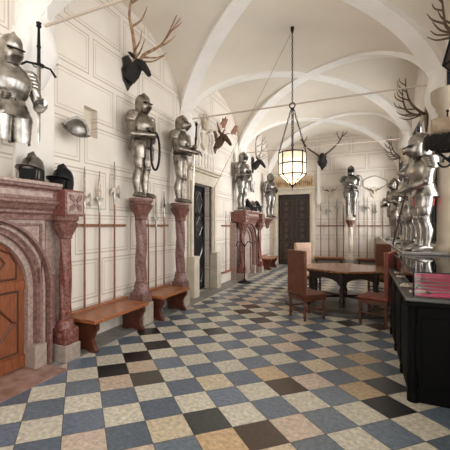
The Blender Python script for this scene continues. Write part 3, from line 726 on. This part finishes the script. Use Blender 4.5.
# local +X runs along the wall, +Y points out of the wall
r1 = rack('wooden weapon rail between the near portal and the first twisted column', (XL, 4.78, 0), -PI/2, 1.42)
r2 = rack('wooden weapon rail between the two twisted columns', (XL, 6.2, 0), -PI/2, 1.1)
XP = XL+.072
for y, kind, L, lab in ((3.52, 'staff', 1.22, 'plain wooden staff next to the near portal column'), (3.79, 'halberd', 2.02, 'halberd nearest the near portal, wide axe head'), (4.1, 'partisan', 2.0, 'winged partisan in the middle of the rail before the first column'), (4.45, 'halberd', 2.2, 'tall halberd just left of the first twisted column')):
    polearm(kind, lab, (XP, y, .476), L, 'polearms on the left wall', 0, 0)
for y, kind, L, lab in ((5.42, 'spear', 1.72, 'spear just right of the first twisted column'), (5.68, 'partisan', 1.75, 'partisan in the middle between the twisted columns'), (5.98, 'spear', 1.86, 'spear just left of the second twisted column')):
    polearm(kind, lab, (XP, y, .476), L, 'polearms on the left wall', 0, 0)
r3 = rack('wooden weapon rail on the back wall left of the armour', (-.62, YB, 0), PI, 1.1, 1.66, .3)
r4 = rack('wooden weapon rail on the back wall right of the armour', (1.18, YB, 0), PI, 1.4, 1.66, .3)
names = ['furthest left, next to the door frame', 'second from the door frame', 'third from the door frame', 'fourth from the door frame', 'first right of the column', 'second right of the column', 'third right of the column', 'fourth right of the column', 'furthest right, by the window armours']
for k, (x, kind) in enumerate(((-1.53, 'spear'), (-1.22, 'halberd'), (-.92, 'partisan'), (-.68, 'spear'), (-.12, 'pike'), (.17, 'halberd'), (.44, 'partisan'), (.71, 'spear'), (1.0, 'halberd'))):
    polearm(kind, '%s on the back wall, %s' % (kind, names[k]), (x, YB-.072, .336), 2.28+.1*(k % 3), 'polearms on the back wall', 0, PI/2, M_BENCHD, M_STEELD)
r5 = rack('short weapon rail between the doorway and the far portal', (XL, 10.0, 0), -PI/2, .75, 1.66, .3)
for y, lab in ((9.45, 'wooden staff left of the far portal'), (9.8, 'wooden staff touching the far portal')): polearm('pike', lab, (XP, y, .336), 1.75, 'staffs by the far portal', 0, 0)
for y, lab in ((12.6, 'spear on the wall just right of the far portal'), (13.1, 'spear on the wall above the small corner bench')): polearm('spear', lab, (XP, y, .476), 1.7, 'spears by the far portal', 0, 0)
r6 = rack('weapon rail between the far portal and the corner', (XL, 14.3, 0), -PI/2, 1.9)

# ------------------------------------------------------------------ benches
def bench(label, loc, rz, L, D=.5, H=.44):
    t = thing('wooden_bench', label, 'bench', loc, rz, 'wooden benches along the walls')
    MB().box((0, 0, H-.05), (L, D, H)).build('seat', M_BENCH, t, bevel=.012)
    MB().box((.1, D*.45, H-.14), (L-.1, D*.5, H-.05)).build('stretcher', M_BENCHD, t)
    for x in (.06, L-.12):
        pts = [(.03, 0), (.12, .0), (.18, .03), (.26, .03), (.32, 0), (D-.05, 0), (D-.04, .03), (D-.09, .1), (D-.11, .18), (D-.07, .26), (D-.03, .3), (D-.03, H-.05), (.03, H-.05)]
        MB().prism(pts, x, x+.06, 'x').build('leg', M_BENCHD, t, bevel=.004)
    return t
bench('longer wooden bench between the near portal and the first twisted column', (XL+.11, 4.68, 0), -PI/2, 1.24, .47)
bench('wooden bench between the two twisted columns', (XL+.11, 6.14, 0), -PI/2, 1.02, .46)
bench('small wooden bench in the far left corner', (XL+.11, 13.9, 0), -PI/2, 1.1)
bench('wooden bench on the back wall left of the column', (-.66, YB-.11, 0), PI, 1.1, .4, .42)
bench('wooden bench on the back wall right of the column', (.62, YB-.11, 0), PI, .82, .4, .42)

# ------------------------------------------------------------------ table on its platform, chairs
TX, TY = -.36, 7.97
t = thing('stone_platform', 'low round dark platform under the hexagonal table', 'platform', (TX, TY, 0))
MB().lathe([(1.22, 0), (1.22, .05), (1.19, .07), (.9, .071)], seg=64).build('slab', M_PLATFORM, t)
t = thing('hexagonal_table', 'dark hexagonal wooden table with arched legs', 'table', (TX, TY, .071))
hexa = lambda R: [(R*math.sin(k*PI/3), -R*math.cos(k*PI/3)) for k in range(6)]
MB().prism(hexa(.87), .665, .709, 'z').build('tabletop', M_TABLE, t, bevel=.01)
MB().prism(hexa(.8), .63, .665, 'z').build('moulding', M_TABLED, t, bevel=.008)
b = MB()
hp = hexa(.72)
for k in range(6):
    a, c = Vector(hp[k]).to_3d(), Vector(hp[(k+1) % 6]).to_3d(); e = (c-a); L = e.length; e.normalize(); nrm = Vector((e.y, -e.x, 0))
    pl = [(0, .63), (L, .63), (L, .42)]+[(L/2+(L/2-.06)*math.cos(PI*q/12), .42+.12*math.sin(PI*q/12)) for q in range(13)]+[(0, .42)]
    mm = Matrix(((e.x, nrm.x, 0, a.x), (e.y, nrm.y, 0, a.y), (0, 0, 1, 0), (0, 0, 0, 1)))
    b.prism(pl, -.02, .02, 'y', mm)
b.build('arched_apron', M_TABLED, t)
for k in range(6):
    x, y = hexa(.7)[k]
    MB().lathe([(.05, 0), (.05, .03), (.035, .05), (.05, .08), (.055, .12), (.035, .17), (.045, .25), (.05, .33), (.032, .4), (.055, .44), (.055, .63)], (x, y, 0), 14).build('leg', M_TABLED, t)
b = MB()
for k in range(3):
    x, y = hexa(.7)[k]; b.tube([(x, y, .1), (-x, -y, .1)], .022, 8)
b.build('stretcher', M_TABLED, t)

def chair(label, loc, rz, leather=M_CHAIR, back_front=None):
    """local: front +Y, origin between the legs"""
    t = thing('leather_chair', label, 'chair', loc, rz, 'high-backed leather chairs around the table')
    def turned(pts_z0, z1, x, y):
        n = 26; return [(.02+.01*abs(math.sin(k*PI/4.0)), pts_z0+(z1-pts_z0)*k/n) for k in range(n+1)]
    for x in (-.21, .21):
        MB().lathe(turned(.05, .42, x, .2), (x, .2, 0), 10).box((x-.022, .178, .17), (x+.022, .222, .23)).ball((x, .2, .027), (.026, .026, .027), 10, 6).build('leg', M_CHAIRWOOD, t)
        MB().lathe(turned(.05, .42, x, -.2), (x, -.2, 0), 10).box((x-.022, -.222, .17), (x+.022, -.178, .23)).ball((x, -.2, .027), (.026, .026, .027), 10, 6).build('leg', M_CHAIRWOOD, t)
    b = MB()
    for x in (-.21, .21): b.lathe([(.012+.007*abs(math.sin(k*PI/3)), -.18+k*.36/18) for k in range(19)], seg=8); n = 19*8; b.v[-n:] = [(v[0]+x, v[2], v[1]+.2) for v in b.v[-n:]]
    for y in (-.2, .2): b.lathe([(.012+.007*abs(math.sin(k*PI/3)), -.2+k*.4/18) for k in range(19)], seg=8); n = 19*8; b.v[-n:] = [(v[2], v[1]+y, v[0]+.14) for v in b.v[-n:]]
    b.build('stretcher', M_CHAIRWOOD, t)
    MB().box((-.24, -.23, .35), (.24, .23, .42)).build('seat_frame', M_CHAIRWOOD, t, bevel=.006)
    MB().box((-.245, -.235, .42), (.245, .24, .48)).build('seat', leather, t, bevel=.025)
    MB().box((-.245, -.245, .44), (.245, -.185, 1.22)).build('backrest', leather, t, bevel=.012)
    if back_front: MB().box((-.22, -.187, .5), (.22, -.175, 1.2)).build('back_cover', back_front, t, bevel=.005)
    b = MB()
    for k in range(24):
        z = .47+k*.032
        for x in (-.247, .247): b.ball((x, -.185, z), .008, 6, 4)
    for k in range(15): b.ball((-.23+k*.033, .242, .45), .008, 6, 4)
    b.build('nail_trim', M_BRASS, t)
    return t
chair('leather chair nearest the viewer left of the table, plain brown back toward us', (-.905, 6.5, 0), -PI/4, M_CHAIR, M_CHAIRPINK)
chair('pale pinkish leather chair on the far left side of the table', (-1.24, 9.08, 0), -PI*.75, M_CHAIRPINK, M_CHAIRPINK)
chair('red leather chair at the right of the table beside the display cabinet', (.23, 6.62, 0), PI/2-.35, M_CHAIRRED, M_CHAIR)
chair('brown leather chair behind the right corner of the table', (.42, 9.25, 0), PI-.5, M_CHAIR, M_CHAIR)

# ------------------------------------------------------------------ display cabinet
t = thing('display_cabinet', 'long black cabinet with a glass case on top at the right', 'cabinet', (.38, 3.77, 0))
Lc, Wc = 2.4, .78
MB().box((.03, .03, .0), (Wc, Lc-.02, .9)).build('body', M_CASE, t, bevel=.006)
MB().box((0, 0, .9), (Wc, Lc, .955)).build('top_moulding', M_CASE, t, bevel=.012)
MB().box((-.015, -.015, .95), (Wc, Lc+.01, .985)).build('top_rim', M_CASERIM, t, bevel=.006)
for y in (.06, .76, 1.52, 2.3):
    MB().lathe([(.052, 0), (.052, .08), (.04, .11), (.05, .16), (.055, .24), (.04, .32), (.034, .5), (.036, .7), (.05, .8), (.042, .84), (.055, .9)], (.055, y, 0), 16).build('pilaster', M_CASE, t)
for k in range(3):
    y0 = .12+k*.75
    MB().box((.015, y0, .14), (.035, y0+.56, .8)).build('side_panel', M_CASE, t, bevel=.01)
MB().box((.12, .012, .14), (.7, .035, .8)).build('front_panel', M_CASE, t, bevel=.01)
g = MB(); z0, z1, e = .985, 1.215, .06
for q in (((e, e, z0), (e+.006, Lc-e, z1)), ((Wc-.02, e, z0), (Wc-.014, Lc-e, z1)), ((e, e, z0), (Wc-.014, e+.006, z1)), ((e, Lc-e-.006, z0), (Wc-.014, Lc-e, z1)), ((e, e, z1-.006), (Wc-.014, Lc-e, z1))): g.box(*q)
g.build('glass_case', M_GLASS, t)
b = MB()
for x in (e, Wc-.018):
    for y in (e, Lc-e): b.box((x-.006, y-.006, z0), (x+.006, y+.006, z1+.003))
    b.box((x-.005, e, z1-.004), (x+.005, Lc-e, z1+.004))
for y in (e, Lc-e): b.box((e, y-.005, z1-.004), (Wc-.014, y+.005, z1+.004))
b.build('case_edge', M_BLACKIRON, t)
MB().box((e+.02, e+.02, .986), (Wc-.04, Lc-e-.02, 1.0)).build('cloth_lining', M_CLOTH, t, bevel=.01)
M_BLADE = mat('dull pale steel', (196, 194, 190), .45, .3, noise=.2, scale=20)
def dagger(label, loc, rz, L=.5, m=M_BLADE):
    d = thing('dagger', label, 'dagger', loc, rz, 'daggers on the crimson cloth')
    MB().add([(0, -.022, .012), (0, 0, .018), (0, .022, .012), (0, 0, .004), (L*.7, 0, .01)], [(0, 1, 4), (1, 2, 4), (2, 3, 4), (3, 0, 4), (0, 3, 2, 1)]).build('blade', m, d)
    MB().tube([(0, 0, .014), (-.06, 0, .014), (-.13, 0, .014)], [.013, .016, .013], 8).ball((-.145, 0, .016), .016, 8, 6).build('grip', M_BONE, d)
    MB().tube([(0, -.07, .012), (0, 0, .014), (0, .07, .012)], [.009, .012, .009], 8).build('crossguard', M_STEELD, d)
for k, (x, y, r, L, lab) in enumerate(((.56, 3.97, .35, .55, 'dagger closest to the front glass on the crimson cloth'), (.52, 4.25, -.25, .6, 'second dagger from the front glass'), (.55, 4.42, .3, .7, 'long dagger third from the front glass'), (.62, 4.78, -.4, .6, 'fourth dagger from the front glass, set askew'), (.55, 5.05, .1, .6, 'dagger in the middle of the case'), (.55, 5.45, .2, .6, 'dagger furthest back in the case'))):
    dagger(lab, (x, y, 1.001), r, L)

# ------------------------------------------------------------------ deer trophies (local: wall at y = 0, head looks +Y)
def trophy(label, loc, rz, tines, fur=M_FUR, horn=M_ANTLER, board=M_BOARD, s=1, palmate=False, neck=True, rot=None, face=None):
    t = thing('deer_trophy', label, 'hunting trophy', loc, rz, 'deer trophies'); t.scale = (s,)*3
    if rot: t.rotation_euler = rot
    MB().prism([(-.09, .26), (-.16, .2), (-.13, .08), (-.18, -.02), (-.13, -.2), (-.06, -.26), (0, -.36), (.06, -.26), (.13, -.2), (.18, -.02), (.13, .08), (.16, .2), (.09, .26), (0, .31)], 0, .035, 'y').build('board', board, t, bevel=.012)
    if neck:
        hd = MB().tube([(0, .03, -.12), (0, .14, -.04), (0, .22, .06), (0, .27, .1), (0, .33, .07), (0, .4, -.01), (0, .46, -.1), (0, .49, -.15)], [.13, .125, .105, .092, .08, .062, .05, .038], 16, 1.15, (1, 0, 0)).build('head', fur, t)
        for q in (-1, 1):
            MB().tube([(q*.07, .24, .15), (q*.13, .22, .2), (q*.19, .2, .23), (q*.23, .19, .235)], [.02, .045, .035, .006], 10, .45).build('ear', fur, hd)
            MB().ball((q*.062, .35, .085), .014, 8, 6).build('eye', M_DARK, hd)
        MB().ball((0, .495, -.15), (.03, .02, .026), 10, 6).build('nose', M_DARK, hd)
        if face: MB().tube([(0, .34, .1), (0, .4, .03), (0, .45, -.06)], [.05, .045, .035], 10, 1.1, (1, 0, 0)).build('face_blaze', face, hd)
    else:
        MB().tube([(0, .03, .02), (0, .08, .04), (0, .1, -.02), (0, .11, -.12)], [.05, .06, .045, .018], 10).build('skull', M_BONE, t)
    for q in (-1, 1):
        a = MB()
        for pts, r in tines:
            n = len(pts)
            # smooth the polyline
            P = [Vector((q*x, y, z)) for x, y, z in pts]; Q = []
            for i in range(n-1):
                p0, p1, p2, p3 = P[max(i-1, 0)], P[i], P[i+1], P[min(i+2, n-1)]
                for k in range(4):
                    u = k/4; Q.append(.5*((2*p1)+(p2-p0)*u+(2*p0-5*p1+4*p2-p3)*u*u+(3*p1-p0-3*p2+p3)*u**3))
            Q.append(P[-1]); m = len(Q)
            a.tube(Q, [r*(1-.75*(k/(m-1))**1.3) for k in range(m)], 8)
        if palmate:
            a.prism([(q*x, z) for x, z in ((.26, .34), (.38, .3), (.5, .36), (.6, .34), (.56, .44), (.62, .52), (.5, .52), (.48, .6), (.4, .54), (.32, .58), (.28, .46))], -.012, .012, 'y', Matrix.Translation((0, .24, -.02)) @ Matrix.Rotation(-.5, 4, 'X'))
        a.build('antler', horn, t)
    return t
STAG = [([(.05, .22, .15), (.2, .2, .33), (.38, .24, .55), (.42, .26, .8), (.36, .3, 1.1)], .034), ([(.07, .23, .18), (.16, .4, .22), (.24, .52, .34)], .02), ([(.14, .21, .26), (.24, .38, .34), (.3, .46, .46)], .018),
        ([(.38, .24, .56), (.36, .42, .66), (.38, .5, .8)], .02), ([(.41, .26, .8), (.52, .36, .92), (.56, .4, 1.04)], .018), ([(.4, .27, .92), (.3, .4, 1.04), (.3, .44, 1.12)], .015)]
LEAN = lambda tn, f, k=1.0: [([(x*k, y+f*max(0, z-.15), z) for x, y, z in p], r) for p, r in tn]
BIG = [([(.05, .22, .15), (.14, .2, .34), (.3, .22, .5), (.46, .22, .68), (.52, .24, .96), (.5, .3, 1.2)], .036), ([(.07, .23, .18), (.18, .42, .2), (.28, .54, .32)], .022), ([(.12, .21, .28), (.26, .42, .3), (.36, .5, .42)], .02),
       ([(.34, .22, .54), (.36, .42, .6), (.42, .52, .74)], .022), ([(.5, .23, .8), (.44, .4, .94), (.46, .46, 1.08)], .02), ([(.52, .24, .92), (.62, .3, 1.06), (.66, .34, 1.18)], .018)]
OUT = [([(.05, .06, .08), (.2, .22, .16), (.34, .38, .32), (.36, .46, .6), (.32, .48, .9)], .034), ([(.07, .1, .1), (.14, .38, .04), (.16, .56, .12)], .022), ([(.2, .24, .18), (.24, .5, .2), (.26, .62, .32)], .02), ([(.34, .4, .36), (.38, .6, .46), (.4, .66, .6)], .02), ([(.36, .45, .55), (.42, .62, .7), (.42, .64, .84)], .017), ([(.35, .47, .72), (.26, .58, .86), (.26, .6, .96)], .014)]
WIDE = [([(.05, .22, .12), (.2, .2, .25), (.5, .2, .5), (.68, .22, .78), (.74, .24, 1.0)], .04), ([(.06, .23, .14), (.14, .42, .2)], .022), ([(.62, .22, .7), (.52, .26, .88), (.54, .28, .98)], .02), ([(.68, .22, .78), (.84, .24, .9), (.88, .26, .98)], .02)]
trophy('large stag head with tall brown antlers above the first column armour', (XL+.01, 4.86, 4.28), RZ, LEAN(BIG, .42, 1.15), M_FUR, M_ANTLER, s=.92)
trophy('pale faced deer head with broad russet antlers above the carved relief', (XL+.01, 8.75, 3.95), RZ, [([(.05, .22, .15), (.18, .2, .3), (.32, .2, .45)], .035), ([(.07, .23, .18), (.2, .42, .24)], .02)], M_FURB, M_ANTLERR, M_BOARDW, s=.95, palmate=True, face=M_FURW)
trophy('black deer head with grey antlers beside the far corner armour', (XL+.01, 12.35, 3.9), RZ, STAG, M_FUR, M_ANTLERG, s=.95)
trophy('black stag head with wide spread antlers in the middle of the back wall', (-1.48, YB-.01, 4.3), PI, WIDE, M_FUR, M_ANTLERD, s=1.1)
trophy('little roebuck antlers on the back wall between the shadow form and the armour', (-1.18, YB-.01, 3.0), PI, [([(.04, .06, .06), (.14, .08, .12), (.26, .1, .14), (.38, .1, .3)], .03), ([(.14, .08, .12), (.18, .12, .26)], .02)], neck=False, horn=M_ANTLERD, board=M_CREAMSTONE, s=.75)
trophy('antlers on a dark board on the pier between the right windows, above the big armour', (XR-.01, 8.35, 3.85), PI/2, OUT, M_FUR, M_ANTLERD, M_BOARDW, s=.85, neck=False)
trophy('smaller dark antlers on the right wall beyond the big armour', (XR-.01, 12.7, 3.75), PI/2, OUT, M_FUR, M_ANTLERD, M_BOARDW, s=.8, neck=False)
trophy('antlers at the top right edge above the wall lantern', (XR-.01, 5.25, 3.88), PI/2, STAG, M_FURB, M_ANTLERD, M_BOARDW, s=.8, neck=False)

t = thing('plaster_cartouche', 'pale oval plaster cartouche on the back wall right of the armour', 'wall ornament', (.42, YB, 3.3))
MB().tube([(.42*math.cos(a)*(1+.08*math.cos(3*a)), -.01, .25*math.sin(a)*(1+.1*math.cos(4*a))) for a in [2*PI*k/40 for k in range(41)]], .02, 8).build('rim', M_STONE, t)
MB().prism([(.4*math.cos(2*PI*k/30), .23*math.sin(2*PI*k/30)) for k in range(30)], -.012, .0, 'y').build('field', M_PLASTER, t)
trophy('little roebuck antlers on the back wall under the oval cartouche', (.42, YB-.01, 2.95), PI, [([(.04, .06, .06), (.14, .08, .12), (.26, .1, .14), (.38, .1, .3)], .03), ([(.14, .08, .12), (.18, .12, .26)], .02)], neck=False, horn=M_ANTLERD, board=M_CREAMSTONE, s=.7)
# ------------------------------------------------------------------ lantern hanging from the vault
HK = Vector((CX+.03, 6.68, 5.39)); LX, LY = HK.x, HK.y
t = thing('hanging_lantern', 'large lit octagonal glass lantern hanging on chains from the vault', 'lantern', (LX, LY, 0))
N = 8; R0 = .25
def ringp(r, z): return [(r*math.cos(2*PI*k/N+.2), r*math.sin(2*PI*k/N+.2), z) for k in range(N)]
zt, zm, zl, zb = 3.03, 2.82, 2.62, 2.41
b = MB(); b.loft([ringp(R0, zt), ringp(R0, zl), ringp(.015, zb)], caps=False); b.smooth = [False]*len(b.f); b.build('glass_panes', M_PANES, t)
b = MB()
for k in range(N):
    p = [ringp(R0, z)[k] for z in (zt, zl)]+[ringp(.015, zb)[k]]; q = (k+1) % N
    b.tube(p, .013, 6)
    for z in (zt, zm, zl): b.tube([ringp(R0, z)[k], ringp(R0, z)[q]], .013, 6)
    b.tube([ringp(R0*.5, (zl+zb)/2)[k], ringp(R0*.5, (zl+zb)/2)[q]], .010, 6)
b.ball((0, 0, zb-.02), .022, 8, 6).tube([(0, 0, zb), (0, 0, zb-.09)], .006, 6); b.build('lead_frame', M_BLACKIRON, t)
MB().lathe([(.012, 2.95), (.03, 2.88), (.055, 2.78), (.04, 2.7), (.012, 2.67)], seg=12).build('bulb', M_BULB, t)
b = MB(); zr = 3.92
def chain(p, q):
    p, q = Vector(p), Vector(q); n = max(4, int((q-p).length/.055)); d = (q-p).normalized(); u = d.cross(Vector((.3, 1, .2))).normalized(); v = d.cross(u)
    for k in range(n):
        c = p.lerp(q, (k+.5)/n); sd = u if k % 2 else v; hl = (q-p).length/n*.62
        b.tube([c+d*hl*math.cos(a)+sd*.014*math.sin(a) for a in [2*PI*j/8 for j in range(9)]], .0055, 5)
for k in range(0, N, 2): b = MB(); chain(ringp(R0, zt)[k], (.02*math.cos(k), .02*math.sin(k), zr-.05)); b.build('chain', M_BLACKIRON, t)
b = MB(); chain((0, 0, zr+.05), (0, 0, HK.z-.05)); b.build('chain', M_BLACKIRON, t)
MB().tube([(.05*math.cos(a), 0, zr+.05*math.sin(a)) for a in [2*PI*j/20 for j in range(21)]], .012, 8).build('ring', M_BLACKIRON, t)
MB().lathe([(.004, HK.z-.12), (.025, HK.z-.07), (.035, HK.z-.03), (.03, HK.z+.02)], seg=12).build('hook', M_BLACKIRON, t)
l = bpy.data.lights.new('lantern_light', 'POINT'); l.energy = 14; l.color = (1, .8, .6); l.shadow_soft_size = .05
lo = bpy.data.objects.new('lantern_light', l); lo.location = (LX, LY, 2.5+.1); C.objects.link(lo)
b = MB().tube([(HK.x, HK.y, HK.z-.06), (XL+.02, 8.5, 2.5)], .006, 6)
tag(b.build('pulley_cord', M_ROPE), 'thin slanting cord from the lantern hook down to the dark doorway', 'cord')
# iron tie rods across the hall
for y, lab in ((3, 'nearest iron tie rod, crossing the top left corner'), (7, 'iron tie rod across the hall in front of the lantern chains'), (11, 'furthest iron tie rod across the hall before the back wall')):
    b = MB().tube([(XL, y, 4.05), (XR+.02, y, 4.05)], .017, 8)
    tag(b.build('tie_rod', M_RODPALE), lab, 'tie rod', 'iron tie rods')

# ------------------------------------------------------------------ things at the right edge
t = thing('wall_lantern', 'dark framed wall lantern cut by the top right edge', 'lantern', (.985, 4.55, 3.3))
P = lambda r, z: [(r*math.cos(PI/3*k), r*math.sin(PI/3*k), z) for k in range(6)]
b = MB()
for k in range(6):
    q = (k+1) % 6
    b.tube([P(.1, .45)[k], P(.19, .1)[k], P(.06, -.05)[k]], .012, 6)
    for r, z in ((.1, .45), (.19, .1), (.06, -.05)): b.tube([P(r, z)[k], P(r, z)[q]], .012, 6)
b.loft([P(.11, .45), P(.03, .55)]); b.build('frame', M_BLACKIRON, t)
b = MB(); b.loft([P(.095, .45), P(.182, .1), P(.055, -.05)], caps=False); b.smooth = [False]*len(b.f); b.build('panes', milk_glass('smoky panes', srgb(120, 112, 104)), t)
MB().tube([(0, 0, .55), (0, 0, .75), (.22, 0, .75)], .014, 8).build('bracket', M_BLACKIRON, t)
t = thing('wrought_bracket', 'black wrought iron bracket with curls under the fur roll', 'bracket', (XR, 5.0, 2.42))
b = MB().tube([(0, 0, .12), (-.4, 0, .12)], .02, 8).tube([(0, 0, -.2), (-.15, 0, -.12), (-.28, 0, .02), (-.38, 0, .12)], .016, 8)
b.tube([(-.18-.09*math.cos(a)*(1-a/9), 0, .02+.09*math.sin(a)*(1-a/9)) for a in [k*.4 for k in range(18)]], .012, 6).tube([(-.3-.08*math.cos(a)*(1-a/9), 0, .0-.08*math.sin(a)*(1-a/9)) for a in [k*.4 for k in range(18)]], .012, 6)
b.build('scrolls', M_BLACKIRON, t)
b = MB(); n = 26
b.tube([(-.44+.52*k/n, 0, .0) for k in range(n+1)], [.07]+[.095+.012*math.sin(k*2.3)+random.uniform(-.008, .008) for k in range(n-1)]+[.07], 22)
tag(b.build('fur_roll', M_FUR, loc=(XR-.08, 5.0, 2.655)), 'shaggy black fur roll lying on the iron bracket at the right edge', 'fur roll')
t = thing('cloth_bolster', 'pale brown wrapped bolster lying on the black fur roll', 'bolster', (XR-.08, 5.0, 2.85))
MB().tube([(-.36, 0, 0), (-.34, 0, 0), (-.2, 0, 0), (.07, 0, 0)], [.08, .095, .1, .1], 20).build('wrap', M_BEIGE, t)
MB().tube([(-.2, -.001, .09), (-.2, -.001, .16)], [.012, .006], 8).ball((-.2, 0, .17), .018, 8, 6).build('spike', M_BLACKIRON, t)
b = MB().tube([(0, 0, 0), (0, 0, 2.1)], [.018, .012], 8)
o = tag(b.build('lance_pole', M_DARKWOOD, loc=(.6, 8.55, 1.26)), 'slanting dark lance held by the middle window armour', 'lance'); o.rotation_euler = (.12, .2, 0)
# iron stand beside the far portal
t = thing('iron_stand', 'black iron stand with curled arms in front of the far portal', 'stand', (-3.1, 9.7, 0))
MB().lathe([(.2, 0), (.2, .03), (.05, .08), (.03, .12)], seg=18).tube([(0, 0, .1), (0, 0, 1.15)], .016, 8).build('post', M_BLACKIRON, t)
for s in (-1, 1): MB().tube([(0, 0, 1.05), (s*.1, 0, 1.2), (s*.22, 0, 1.18), (s*.25, 0, 1.05)], .014, 8).build('arm', M_BLACKIRON, t)
